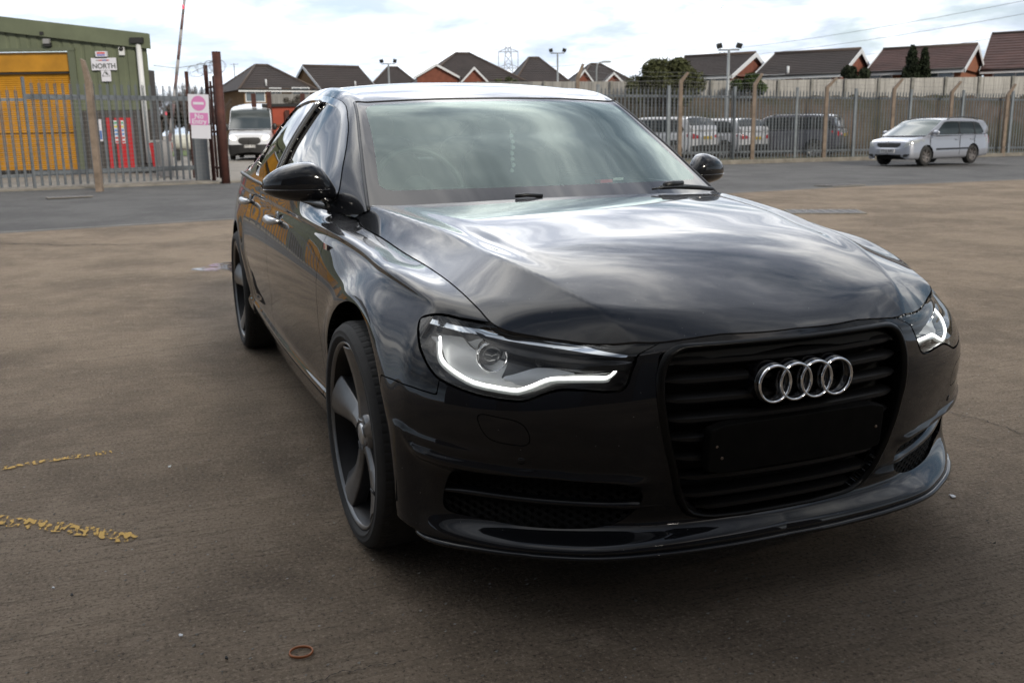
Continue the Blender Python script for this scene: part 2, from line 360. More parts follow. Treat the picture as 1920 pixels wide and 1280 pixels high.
def wrap_lines(u):
    n=len(REF);k=np.arange(n)
    ref=cr(k,REF,u)
    tt=np.clip(u-(n-2),0,1);end=u>n-2;ref[:,0]=np.where(end,REF[-2,0]+(REF[-1,0]-REF[-2,0])*(1-(1-tt)**2),ref[:,0]);ref[:,1]=np.where(end,REF[-2,1]*(1-tt),ref[:,1])
    tan=np.gradient(cr(k,REF,np.linspace(0,n-1,2001)),axis=0)
    tu=np.stack([np.interp(u,np.linspace(0,n-1,2001),tan[:,i]) for i in(0,1)],1)
    s2=2*(REF[-1,0]-REF[-2,0])*(1-tt);tu=np.where(end[:,None],np.stack([s2,-np.full(len(u),REF[-2,1])],1),tu)
    nr=np.stack([-tu[:,1],tu[:,0]],1);nr/=np.linalg.norm(nr,axis=1,keepdims=True)  # outward (x>0 front)
    # orientation: for side, u increasing -> +x, outward is +y
    def ln(dn,z):
        d=L_(*zip(*dn),u) if False else cr([a for a,_ in dn],[b for _,b in dn],u)
        zz=cr([a for a,_ in z],[b for _,b in z],u)
        p=ref-nr*d[:,None]; p[:,1]=np.maximum(p[:,1],0)
        return np.stack([p[:,0],p[:,1],zz],1)
    Ls=[]
    Ls.append(ln([(0,.10),(11,.10),(13,.09),(19,.10)],[(0,.24),(4,.20),(9,.20),(11,.18),(13,.165),(19,.165)]))
    Ls.append(ln([(0,.03),(5,.045),(9,.045),(10.5,.02),(11,.006),(12,.010),(13,.014),(15,.0),(16,-.008),(17,0),(19,.02)],[(0,.26),(5,.235),(6,.215),(9,.215),(10.3,.21),(11,.215),(12,.200),(13,.190),(15,.192),(19,.192)]))
    Ls.append(ln([(0,.02),(5,.03),(9,.03),(10.5,.015),(11,.004),(12,.008),(13,.012),(15,0),(16,-.008),(17,0),(19,.022)],[(0,.29),(5,.26),(6,.25),(9,.25),(11,.235),(12,.222),(13,.214),(19,.214)]))
    Ls.append(ln([(0,.01),(5,.012),(9,.010),(10.5,.01),(11,.003),(12,.012),(13,.045),(15,.055),(16,.05),(17,.045),(19,.05)],[(0,.34),(5,.33),(6,.320),(9,.320),(11,.29),(12,.262),(13,.255),(19,.250)]))
    Ls.append(ln([(0,.01),(5,.024),(9,.022),(10.5,.01),(11,.002),(12,.012),(13,.036),(15,.045),(16,.04),(17,.03),(19,.035)],[(0,.40),(5,.36),(6,.35),(9,.35),(11,.36),(12,.34),(13,.33),(19,.32)]))
    Ls.append(ln([(0,.0),(5,.014),(9,.012),(10.5,.005),(11,.001),(12,.006),(13,.012),(14,.014),(15,.018),(17,.012),(19,.012)],[(0,.47),(5,.45),(9,.45),(11,.43),(12,.42),(13,.41),(19,.395)]))
    Ls.append(ln([(0,.0),(5,.0),(19,0)],[(0,.58),(5,.60),(9,.60),(11,.56),(13,.55),(19,.54)]))
    Ls.append(ln([(0,.01),(4,.012),(9,.010),(10,.012),(11,.026),(12,.030),(13,.030),(14,.026),(16,.012),(19,.004)],[(0,.72),(4,.74),(9,.72),(10,.70),(11,.66),(13,.635),(16,.62),(19,.62)]))
    Ls.append(ln([(0,.03),(4,.035),(8,.040),(9,.045),(10,.058),(11,.086),(12,.092),(13,.082),(14,.060),(16,.026),(19,.008)],[(0,.84),(4,.83),(7,.83),(8,.815),(9,.79),(10,.765),(11,.73),(12,.705),(13,.68),(14,.665),(16,.655),(19,.672)]))
    Ls.append(ln([(0,.05),(3,.06),(4,.05),(6,.055),(8,.065),(9,.082),(10,.100),(11,.108),(12,.118),(13,.105),(14,.078),(16,.032),(19,.010)],[(0,.91),(3,.92),(4,.91),(6,.897),(7,.888),(8,.876),(9,.850),(10,.812),(11,.785),(12,.750),(13,.712),(14,.693),(16,.672),(19,.698)]))
    L9=Ls[-1];tb=np.array([(9.3,-.10,.821,.836),(10,.115,.809,.815),(10.5,.25,.784,.792),(11,.335,.762,.774),(11.5,.375,.751,.762),(12,.412,.741,.748),(12.6,.455,.729,.728),(13.1,.497,.710,.706)])
    w9=(sm(9.0,9.8,u)*(1-sm(12.6,13.1,u)))[:,None];Ls[-1]=L9*(1-w9)+cr(tb[:,0],tb[:,1:],u)*w9
    # T: hood edge / belt
    kk=np.array([0,1,2,3,4,5,6,7,7.35,7.7,8,9,10,11,12,13,14,15,16,17,18,19.])
    tx=np.array([(-4.03,0,.95),(-3.95,.42,.945),(-3.78,.69,.95),(-3.5,.785,.955),(-2.9,.845,.955),(-2.3,.86,.943),(-1.6,.862,.935),(-1.0,.84,.93),(-.82,.795,.922),(-.70,.735,.895),(-.58,.735,.876),(-.2,.725,.848),(.1,.712,.823),(.333,.70,.793),(.459,.69,.765),(.55,.67,.74),(.62,.59,0),(.68,.508,0),(.725,.43,0),(.765,.33,0),(.79,.2,0),(.812,0,0)])
    T=cr(kk,tx,u);T[:,0]=np.where(end,.79+.022*(1-(1-tt)**2),T[:,0]);T[:,1]=np.where(end,.2*(1-tt),T[:,1])
    hz=hoodz(T[:,0],T[:,1])
    wt=sm(7.6,8.2,u);T[:,2]=T[:,2]*(1-wt)+wt*(hz-.0005)
    Ls.append(T)
    return np.array(Ls),ref,nr
def arch_r(x,z,cx,cz): return np.hypot(x-cx,z-cz)
def wrap_grid(nu=620,fine=1.0):
    # u sampling by arc length of REF, a little denser at the front corner
    n=len(REF);uu=np.linspace(0,n-1,4001);R=cr(np.arange(n),REF,uu)
    ds=np.linalg.norm(np.diff(R,axis=0),axis=1)*np.where(uu[1:]>10.5,1.8,1.0);s=np.r_[0,np.cumsum(ds)]
    u=np.interp(np.linspace(0,s[-1],nu),s,uu)
    Ls,ref,nr=wrap_lines(u)
    nper=[int(q*fine) for q in (5,5,8,10,10,18,18,16,12,20)]
    G,v=vspline(Ls,nper)
    sref=np.interp(u,uu,np.r_[0,np.cumsum(np.linalg.norm(np.diff(R,axis=0),axis=1))])
    x,z=G[...,0],G[...,2]
    N3=np.concatenate([nr,np.zeros((len(u),1))],1)[None]
    # tornado undercut
    zt=Ls[9][:,2][None]; d=z-zt+.004
    amp=cr([0,3,5,8,9,10,10.7,11.2,11.8,19],[0,.008,.009,.011,.012,.011,.008,.003,0,0],u)[None]
    g=-amp*np.where(d<0,np.exp(-np.maximum(0,-d-.014)**2/(2*.018**2))*sm(0,.014,-d),0)
    # flares
    for cx in (0,-2.912):
        r=arch_r(x,z,cx,.345)
        g=g+.014*np.exp(-((r-.385)/.055)**2)*sm(-.2,.25,z-.2)*np.where(np.abs(x-cx)<.8,1,0)*(1-sm(11.0,12.2,u))[None]*sm(.98,.78,z)
    # bumper lip above lower grilles
    zl=cr([0,11,11.6,12.4,13,14,15,16,17,19],[.6,.55,.45,.418,.408,.397,.386,.378,.372,.37],u)[None]
    al=sm(11.3,12.3,u)[None]*.013*(1-sm(16.6,17.2,u))[None]
    dl=z-zl
    g=g+al*np.exp(-(np.maximum(dl,0)/.007)**2)*np.exp(-(np.minimum(dl+.006,0)/.018)**2)
    # upper bumper crease from the wheel arch forward
    zc=cr([0,10.5,11,12,13,14,19],[.40,.47,.475,.455,.44,.432,.43],u)[None]
    ac=sm(10.9,11.3,u)[None]*.007*(1-sm(13,14.6,u))[None]
    dc=z-zc
    g=g+ac*(np.exp(-(np.maximum(dc,0)/.012)**2)*np.exp(-(np.minimum(dc,0)/.05)**2))
    G=G+N3*g[...,None]
    return G,u,v,sref
CAB=dict(
 k=[0,1,2,3,4,5,6,7,8,9,10,11],
 B=[(-.66,.735,.90),(-.84,.80,.922),(-1.0,.84,.93),(-1.28,.853,.932),(-1.5,.86,.934),(-1.9,.862,.938),(-2.4,.858,.945),(-2.9,.845,.955),(-3.3,.82,.957),(-3.55,.775,.955),(-3.82,.66,.95),(-3.96,.40,.945)],
 A=[(-.60,.708,.925),(-.78,.678,1.035),(-.98,.640,1.155),(-1.25,.592,1.298),(-1.5,.592,1.356),(-1.9,.59,1.378),(-2.4,.578,1.352),(-2.85,.558,1.275),(-3.25,.545,1.15),(-3.55,.55,1.035),(-3.85,.50,.99),(-3.97,.3,.965)],
 C=[(-.34,.935),(-.56,1.045),(-.80,1.165),(-1.12,1.312),(-1.45,1.382),(-1.9,1.412),(-2.4,1.40),(-2.85,1.33),(-3.25,1.20),(-3.55,1.06),(-3.92,1.01),(-4.02,.975)])
def cab_grid(T=CAB,nu=240,nper=(26,22,8,14,20),bul=.028,p=2.4):
    k=np.array(T['k'],float);u=np.linspace(k[0],k[-1],nu)
    B=cr(k,T['B'],u);A=cr(k,T['A'],u);C=cr(k,T['C'],u)
    M=(A+B)/2;bb=np.clip((A[:,2]-B[:,2])/.4,0,1);M[:,1]+=bul*bb;M[:,2]+=.3*bul*bb
    def W(w):
        f=1-w**p
        return np.stack([A[:,0]+(C[:,0]-A[:,0])*f,A[:,1]*w,A[:,2]+(C[:,1]-A[:,2])*f],1)
    g5=W(.5)*[1,-1,1];G,v=vspline([B,M,A,W(.90),W(.5),W(0.),g5],tuple(nper)+(3,));k5=v<=5.+1e-9;G=G[k5];v=v[k5];G[-1,:,1]=0
    # flatten tangent at centre
    return G,u,v
def hood_grid(nx=200,ny=161,x0=-.86,x1=.84,yw=.78):
    x=np.linspace(x0,x1,nx);y=np.linspace(-yw,yw,ny)
    X,Y=np.meshgrid(x,y,indexing='ij')
    return np.stack([X,Y,hoodz(X,Y)],-1)
# ------------------------------------------------------------------ the black saloon
def surf(G,side,S,T,cen=(-1.6,0,.6)):
    n=gnormals(G);c=np.array(cen)
    if ((G-c)*n).sum()<0: n=-n
    G2=G*[1,side,1];n2=n*[1,side,1]
    a=G2[1,0]-G2[0,0];b=G2[0,1]-G2[0,0]
    i,j=G.shape[0]//2,G.shape[1]//2
    fn=np.cross(G2[i,j+1]-G2[i,j],G2[i+1,j]-G2[i,j])
    return grid_sm(G2,n2,S,T,flip=(fn@n2[i,j])<0)
paint=mat('black_paint',(.004,.0045,.006),rough=.5,spec=.06,coat=1.,coatr=.012)
t=paint.node_tree;b=t.nodes['Principled BSDF'];b.inputs['Coat IOR'].default_value=1.46
_c=t.nodes.new('ShaderNodeTexCoord');_n=t.nodes.new('ShaderNodeTexNoise');_n.inputs['Scale'].default_value=3.0;_n.inputs['Detail'].default_value=8;_n.inputs['Roughness'].default_value=.7
t.links.new(_c.outputs['Object'],_n.inputs[0]);_r2=t.nodes.new('ShaderNodeMapRange');_r2.inputs[1].default_value=.45;_r2.inputs[2].default_value=.75;_r2.inputs[3].default_value=.008;_r2.inputs[4].default_value=.028
t.links.new(_n.outputs[0],_r2.inputs[0]);t.links.new(_r2.outputs[0],b.inputs['Coat Roughness'])
# fine dust specks
_v=t.nodes.new('ShaderNodeTexVoronoi');_v.inputs['Scale'].default_value=38;t.links.new(_c.outputs['Object'],_v.inputs[0])
_l=t.nodes.new('ShaderNodeMath');_l.operation='LESS_THAN';_l.inputs[1].default_value=.035;t.links.new(_v.outputs['Distance'],_l.inputs[0])
_m=t.nodes.new('ShaderNodeMix');_m.data_type='RGBA';t.links.new(_l.outputs[0],_m.inputs[0]);_m.inputs[6].default_value=(.004,.0045,.006,1);_m.inputs[7].default_value=(.16,.15,.14,1);t.links.new(_m.outputs[2],b.inputs['Base Color'])
gloss=mat('gloss_black',(.004,.004,.005),rough=.12,coat=1.)
trimb=mat('black_trim',(.012,.012,.013),rough=.45)
dark=mat('underbody_black',(.006,.006,.006),rough=.9)
grille_m=mat('grille_black',(.006,.006,.0065),rough=.42,spec=.3)
chrome=mat('chrome',(.82,.83,.85),rough=.06,metal=1.)
satin=mat('satin_silver',(.55,.56,.57),rough=.32,metal=.85)
silverp=mat('lamp_silver',(.66,.67,.67),rough=.35,metal=.35)
rimm=mat('graphite_rim',(.15,.152,.155),rough=.33,metal=.75,coat=.25,coatr=.2,noise=(9,.25))
tyrem=mat('tyre_rubber',(.020,.0195,.019),rough=.82,noise=(14,.3),bump=(60,.25,.002))
ws_m=glassmat('windscreen_glass',(.62,.74,.70),ior=1.52,rough=.0,body=.085,refl=(.86,1.,.96))
sg_m=glassmat('tinted_glass',(.06,.07,.07),ior=2.1,rough=.0)
lens_m=glassmat('lamp_lens',(.93,.95,.96),ior=1.5)
frit=mat('ceramic_band',(.012,.010,.011),rough=.04,spec=.5)
CAR=thing('black_saloon','large glossy black saloon car without a number plate, parked in the middle of the yard','car')
G,U,V_,SR=wrap_grid(620)
SS=np.broadcast_to(SR[None],G.shape[:2]);W={}
for sd_ in (1,-1): W[sd_]=surf(G,sd_,SS,G[...,2],(-1.6,0,.6))
SMAX=float(SR[-1])
HL=roundpoly([(5.008,.728),(5.018,.7335),(5.05,.7395),(5.11,.741),(5.174,.7365),(5.226,.7325),(5.229,.80),(5.70,.80),(5.676,.672),(5.661,.643),(5.651,.612),(5.636,.597),(5.60,.5955),(5.554,.600),(5.497,.602),(5.460,.592),(5.415,.573),(5.37,.573),(5.301,.580),(5.244,.592),(5.181,.610),(5.136,.638),(5.092,.670),(5.035,.705)],1,.2)
GR=roundpoly([(5.745,.692),(5.727,.672),(5.718,.622),(5.720,.575),(5.729,.52),(5.756,.452),(5.782,.364),(5.812,.300),(5.86,.262),(5.95,.25),(6.5,.25),(6.5,.699),(5.95,.699),(5.80,.697)],1,.2)
GR=[p for p in GR]
FOG=roundpoly([(5.215,.385),(5.30,.391),(5.427,.386),(5.554,.376),(5.668,.368),(5.700,.335),(5.690,.30),(5.655,.262),(5.60,.244),(5.478,.240),(5.364,.244),(5.212,.258),(5.183,.268),(5.174,.288),(5.190,.345)],2,.25)
WASH=roundpoly([(5.292,.541),(5.345,.534),(5.402,.526),(5.424,.495),(5.421,.464),(5.38,.466),(5.326,.474),(5.305,.500)],2,.25)
FEND=[(4.10,1.2),(4.10,.878),(4.088,.85),(4.14,.73),(4.165,.62),(4.155,.52),(4.13,.42),(4.125,.318),(4.5,.318),(4.7,.318),(4.962,.45),(4.962,.583),(5.03,.583),(5.10,.580),(5.186,.572),(5.188,.60),(5.190,.66),(5.2335,1.2)]
FDOOR=[(4.10,1.2),(4.10,.878),(4.088,.85),(4.14,.73),(4.165,.62),(4.155,.52),(4.13,.42),(4.125,.318),(2.97,.318),(2.93,.40),(3.04,.47),(3.07,.56),(3.045,.66),(2.96,.80),(2.92,.90),(2.90,1.2)]
RDOOR=[(2.90,1.2),(2.92,.90),(2.96,.80),(3.045,.66),(3.07,.56),(3.04,.47),(2.93,.40),(2.97,.318),(2.24,.318),(2.20,.42),(2.10,.56),(1.95,.66),(1.82,.76),(1.78,.88),(1.78,1.2)]
SKIRT=[(2.235,-1),(2.235,.316),(4.72,.316),(4.72,-1)]
REARB=[(-1,.60),(1.0,.60),(1.32,.52),(1.40,.50),(1.40,-1),(-1,-1)]
TAIL=roundpoly([(.35,.86),(.55,.86),(.90,.84),(.93,.76),(.80,.72),(.35,.70)],1,.2)
def cutpoly(m,P,g):
    d=sdpoly(P,m.V[:,6],m.V[:,7]);return clip(m,d+g),clip(m,g-d)
LIN={}
def largest(m):
    par=list(range(len(m.V)))
    def fd_(a):
        while par[a]!=a: par[a]=par[par[a]];a=par[a]
        return a
    for q in m.F:
        r=fd_(q[0])
        for i in q[1:]: par[fd_(i)]=r
    cnt={}
    for q in m.F: r=fd_(q[0]);cnt[r]=cnt.get(r,0)+1
    b=max(cnt,key=cnt.get);return SM(m.V,[q for q in m.F if fd_(q[0])==b],[e for e in m.cut if fd_(e[0])==b])
bump_parts=[];rear_parts=[];tail_parts=[];hl_parts={};gr_ring=[];fog_parts={};wash_parts=[];linerP=[]
for s in (1,-1):
    m=W[s]
    # wheel openings
    for cx in (0.,-2.912):
        dx=m.V[:,0]-cx;dz=m.V[:,2]-.345
        r=np.where(dz<0,np.abs(dx)*1.0,np.hypot(dx,dz))
        f=np.where(np.abs(dx)<.7,.374-r,-1.)
        m=clip(m,f)
    arch=SM(m.V,m.F,m.cut)
    m.cut=[]
    # lip of the arches
    lips=[]
    for lo_,hi_ in ((-1,9),(-9,-2)):
        aa=SM(arch.V,arch.F,[e for e in arch.cut if lo_<arch.V[e[0],0]<hi_]);nv,nf=flange(aa,0.,(0,-s*.055,0));lipb=MB();lipb.add(nv,nf,True);lips.append(lipb)
    hl,m=cutpoly(m,HL,.003);hl_parts[s]=hl
    gr,m=cutpoly(m,GR,.0);
    fo,m=cutpoly(m,FOG,0.);fog_parts[s]=fo
    wa,m=cutpoly(m,WASH,.0011);wash_parts.append(wa)
    fe,m=cutpoly(m,FEND,.0017);fd,m=cutpoly(m,FDOOR,.0019);rd,m=cutpoly(m,RDOOR,.0019);sk,m=cutpoly(m,SKIRT,.0013);ta,m=cutpoly(m,TAIL,.001);tail_parts.append(ta)
    front=clip(m,4.6-m.V[:,6]);rear=clip(m,m.V[:,6]-4.6)
    bump_parts.append(front)
    rb,rq=cutpoly(rear,REARB,.0013);rear_parts.append(rb);rq=largest(rq)
    side='driver' if s<0 else 'passenger'
    fo_=sobj('front_fender',fe,paint,CAR,.012);tag(fo_,label='glossy black front fender on the %s side'%side)
    o=sobj('front_door',fd,paint,CAR,.012);FD=o if s<0 else o
    W['fd',s]=o
    W['rd',s]=sobj('rear_door',rd,paint,CAR,.012)
    sobj('side_skirt',sk,paint,CAR,.01);sobj('rear_quarter_panel',rq,paint,CAR,.01)
    for lipb in lips: lipb.build('wheel_arch_lip',paint,CAR)
    sobj('tail_lamp',ta,mat('tail_red',(.25,.01,.01),rough=.1,coat=1.),CAR,.01)
    # dark liner behind the panels
    st=6;Gc=G[:100:4,::st];ls=surf(Gc,s,SS[:100:4,::st],Gc[...,2])
    ls=shift(ls,-.022)
    for cx in (0.,-2.912): ls=clip(ls,np.where(np.abs(ls.V[:,0]-cx)<.7,.385-np.hypot(ls.V[:,0]-cx,ls.V[:,2]-.345),-1.))
    for P,g in ((HL,.0),(GR,.02),(FOG,.02)): ls=clip(ls,-sdpoly(P,ls.V[:,6],ls.V[:,7])-.0)
    linerP.append(ls)
FB=sobj('front_bumper',bump_parts,paint,CAR,.018)
sobj('rear_bumper',rear_parts,paint,CAR,.01)
sobj('inner_liner',linerP,dark,CAR,smooth=False)
for wp in wash_parts: o=sobj('headlamp_washer_cover',wp,paint,FB,.004)
# mapping from (s,z) to a point on the body
_zc=G[...,2]
def wp3(s_,z_,side,depth=0.):
    s_=min(max(s_,SR[2]),SR[-1]-1e-4);j=int(np.searchsorted(SR,s_));j=min(max(j,1),len(SR)-2);tj=(s_-SR[j-1])/(SR[j]-SR[j-1]);R_=[]
    for q in (j-1,j):
        col=G[:,q];k=int(np.abs(col[:,2]-z_).argmin());k0=min(max(k,2),len(col)-3)
        t0=(z_-col[k0-1,2])/(col[k0+1,2]-col[k0-1,2]+1e-9);t0=min(1.5,max(-.5,t0));pp=col[k0-1]*(1-t0)+col[k0+1]*t0
        n=np.cross(G[k0+2,q]-G[k0-2,q],G[k0,min(q+2,len(SR)-1)]-G[k0,max(q-2,0)]);n/=np.linalg.norm(n)
        if n@(pp-np.array([-1.6,0,.6]))<0: n=-n
        R_.append((pp,n))
    p=R_[0][0]*(1-tj)+R_[1][0]*tj;n=R_[0][1]*(1-tj)+R_[1][1]*tj;n/=np.linalg.norm(n)
    p=p-n*depth;return p*[1,side,1],n*[1,side,1]
# ---- bonnet
Hg=hood_grid(230,181);hn=gnormals(Hg);hn=np.where(hn[...,2:3]<0,-hn,hn)
xs,ys=Hg[...,0],Hg[...,1]
hm=grid_sm(Hg,hn,xs,ys,flip=False)
i=20;fn=np.cross(Hg[i,i+1]-Hg[i,i],Hg[i+1,i]-Hg[i,i])
if fn[2]<0: hm=grid_sm(Hg,hn,xs,ys,flip=True)
uu=np.linspace(7.62,19,240);TL,_,_=wrap_lines(uu);TL=TL[-1]
edge=[tuple(p[:2]) for p in TL]
rearE=[(-.345,0),(-.375,.25),(-.42,.42),(-.49,.56),(-.60,.66),(-.72,.705)]
half=rearE+[e for e in edge if e[1]>.0]
poly=half+[(x,-y) for x,y in half[::-1] if y>0]
dh=sdpoly(poly,hm.V[:,6],hm.V[:,7])
hood=clip(hm,dh+.0032)
BON=sobj('bonnet',hood,paint,CAR,flangevec=(0,0,-.02))
lh=clip(shift(grid_sm(Hg[::6,::6],hn[::6,::6],xs[::6,::6],ys[::6,::6]),-.03),sdpoly(poly,xs[::6,::6].ravel(),ys[::6,::6].ravel())-.03)
sobj('bonnet_liner',lh,dark,CAR,smooth=False)
sb=MB();tl=[tuple(q) for q in TL[::2]];full=[(x-.003,y-.003,z-.010) for x,y,z in tl]+[(x-.003,-y+.003,z-.010) for x,y,z in tl[::-1][1:]]
sb.tube(full,.0045,6);sb.build('shut_line_seal',dark,CAR)
# cowl panel
b_=MB();n_=24
for k in range(n_):
    pass
cw=[];cf=[]
ya=np.linspace(-.70,.70,33)
xr=np.interp(np.abs(ya),[0,.25,.42,.56,.66,.705],[-.345,-.375,-.42,-.49,-.60,-.70])
for y,x in zip(ya,xr): cw+=[(x+.03,y,float(hoodz(np.array([x]),np.array([y]))[0])-.035),(x-.10,y,float(hoodz(np.array([x]),np.array([y]))[0])-.012)]
for k in range(32): cf.append((2*k,2*k+1,2*k+3,2*k+2))
b_.add(cw,cf,True);b_.build('scuttle_panel',trimb,CAR)
# ---- cabin
CG,CU,CV=cab_grid(CAB,260)
cuu=np.broadcast_to(CU[None],CG.shape[:2]);cvv=np.broadcast_to(CV[:,None],CG.shape[:2])
def dlo_inside(m): pass
DLO=roundpoly([(-.80,.950),(-.845,1.005),(-.98,1.118),(-1.11,1.207),(-1.26,1.285),(-1.36,1.314),(-1.55,1.338),(-1.9,1.352),(-2.35,1.330),(-2.75,1.262),(-3.02,1.160),(-3.22,1.05),(-3.30,.99),(-3.28,.972),(-2.4,.962),(-1.5,.953),(-1.0,.948)],1,.2)
FW=roundpoly([(-.905,.965),(-.93,1.045),(-1.03,1.125),(-1.15,1.205),(-1.26,1.262),(-1.36,1.292),(-1.50,1.310),(-1.60,1.318),(-1.64,1.25),(-1.68,1.15),(-1.71,.975),(-1.5,.968),(-1.2,.966)],1,.18)
RW=roundpoly([(-1.785,.977),(-1.75,1.15),(-1.705,1.25),(-1.66,1.324),(-1.9,1.333),(-2.2,1.324),(-2.38,1.308),(-2.50,1.285),(-2.62,.985)],1,.18)
QW=roundpoly([(-2.66,.988),(-2.55,1.272),(-2.74,1.235),(-2.98,1.148),(-3.16,1.048),(-3.20,.998)],1,.18)
WSV=1.0
roofs=[];wsP=[];bandP=[];rwP=[]
def xr_(m): return m.V[:,6]
for s in (1,-1):
    n=gnormals(CG)
    m=surf(CG,s,cuu,cvv,(-1.8,0,.6))
    x,z,k,v=m.V[:,0],m.V[:,2],m.V[:,6],m.V[:,7]
    # windscreen opening: v beyond the pillar line, k below the header
    hdr=3.02
    f=np.maximum(np.maximum((2.16-v)*.15,(k-hdr)*.25),-1)
    glass=clip(m,f+.000);m=clip(m,-f+.004)
    wsP.append(glass)
    # rear screen
    k,v=m.V[:,6],m.V[:,7]
    f=np.maximum(np.maximum((2.5-v)*.1,(k-8.7)*.3),(7.05-k)*.3)
    rw=clip(m,f);m=clip(m,-f+.003);rwP.append(rw)
    # side windows (x,z) with v below the rail
    def inxz(mm,P): 
        d=sdpoly(P,mm.V[:,0],mm.V[:,2]);return np.where(mm.V[:,7]<2.1,d,.5)
    d=inxz(m,DLO);frame=clip(m,d+.0);m=clip(m,.002-d)
    cuts=[];frame.cut=[]
    gl=[]
    for P in (FW,RW,QW):
        dd=inxz(frame,P);g_=clip(frame,dd+.0);gl.append(g_);frame=clip(frame,-dd)
    fr=sobj('window_frame',shift(frame,.003),gloss,CAR,.014)
    for P,g_,nm in zip((FW,RW,QW),gl,('front_side_window','rear_side_window','quarter_window')):
        sobj(nm,shift(g_,-.006),sg_m,CAR)
    roofs.append(m)
ROOF=sobj('roof',roofs,paint,CAR,.012)
# windscreen glass and its ceramic band
bandS=[];clearS=[]
for g_ in wsP:
    k,v,y=g_.V[:,6],g_.V[:,7],np.abs(g_.V[:,1])
    # distance-like measure from the borders in metres
    side=(v-2.16)  # grows inwards
    top=(3.02-k)*.30
    wA=np.interp(k,[0,3.02],[.70,.585]);ds=wA-y
    hb=np.interp(y,[0,.6],[1,1])*(k-.0)
    low=(k-.56)*.22
    f=0
    # rounded corners
    a=np.minimum(ds-.034,top-.030);q=np.minimum(a,low)
    r=.05
    for p_,q_ in ((ds-.034,top-.030),(ds-.034,low)):
        cx1=np.maximum(r-p_,0);cx2=np.maximum(r-q_,0)
        q=np.where((p_<r)&(q_<r),np.minimum(q,r-np.hypot(cx1,cx2)),q)
    clearS.append(clip(g_,-q));bandS.append(clip(g_,q))
WS=sobj('windscreen',clearS,ws_m,CAR)
bd=sobj('ceramic_border',bandS,frit,WS)
sobj('rear_window',rwP,glassmat('rear_glass',(.45,.5,.48),ior=1.6),CAR)
# black joint between glass and pillar/roof
def cabP(k,v,side,off=0.):
    i=np.abs(CV-v).argmin();col=np.array([np.interp(k,CU,CG[i,:,c]) for c in range(3)]);return (col[0],col[1]*side,col[2]+off)
jt=MB()
for s in (1,-1):
    jt.tube([cabP(k,2.13,s,-.001) for k in np.linspace(.02,3.02,30)],.0065,6,up=(0,0,1))
    jt.tube([cabP(k,0.02,s,.004) for k in np.linspace(.9,8.4,60)],.009,6)
jt.tube([cabP(3.035,v,1,-.001) for v in np.linspace(2.15,5,20)]+[cabP(3.035,v,-1,-.001) for v in np.linspace(4.97,2.15,20)],.005,6)
jt.build('weather_seal',trimb,CAR)
# B pillar bright-edged mouldings
mo=MB()
for s in (1,-1):
    for xa,xb in ((-1.716,-1.612),(-1.778,-1.665)):
        pts=[]
        for t_ in np.linspace(0,1,14):
            z_=.965+t_*(.36);x_=xa+(xb-xa)*t_**1.25
            sel=np.abs(CG[:60,:,0]-x_)+np.abs(CG[:60,:,2]-z_);i_=np.unravel_index(sel.argmin(),sel.shape);p=CG[i_];pts.append((x_,(p[1]+.004)*s,z_))
        zs=[q[2] for q in pts];cf=np.polyfit(zs,[q[1] for q in pts],2);pts=[(q[0],float(np.polyval(cf,q[2]))+.003*s,q[2]) for q in pts]
        mo=MB();mo.tube(pts,.0075,8,flat=.5);mo.build('pillar_moulding',mat('moulding_grey',(.30,.31,.32),rough=.22,metal=.7,coat=.8),CAR)
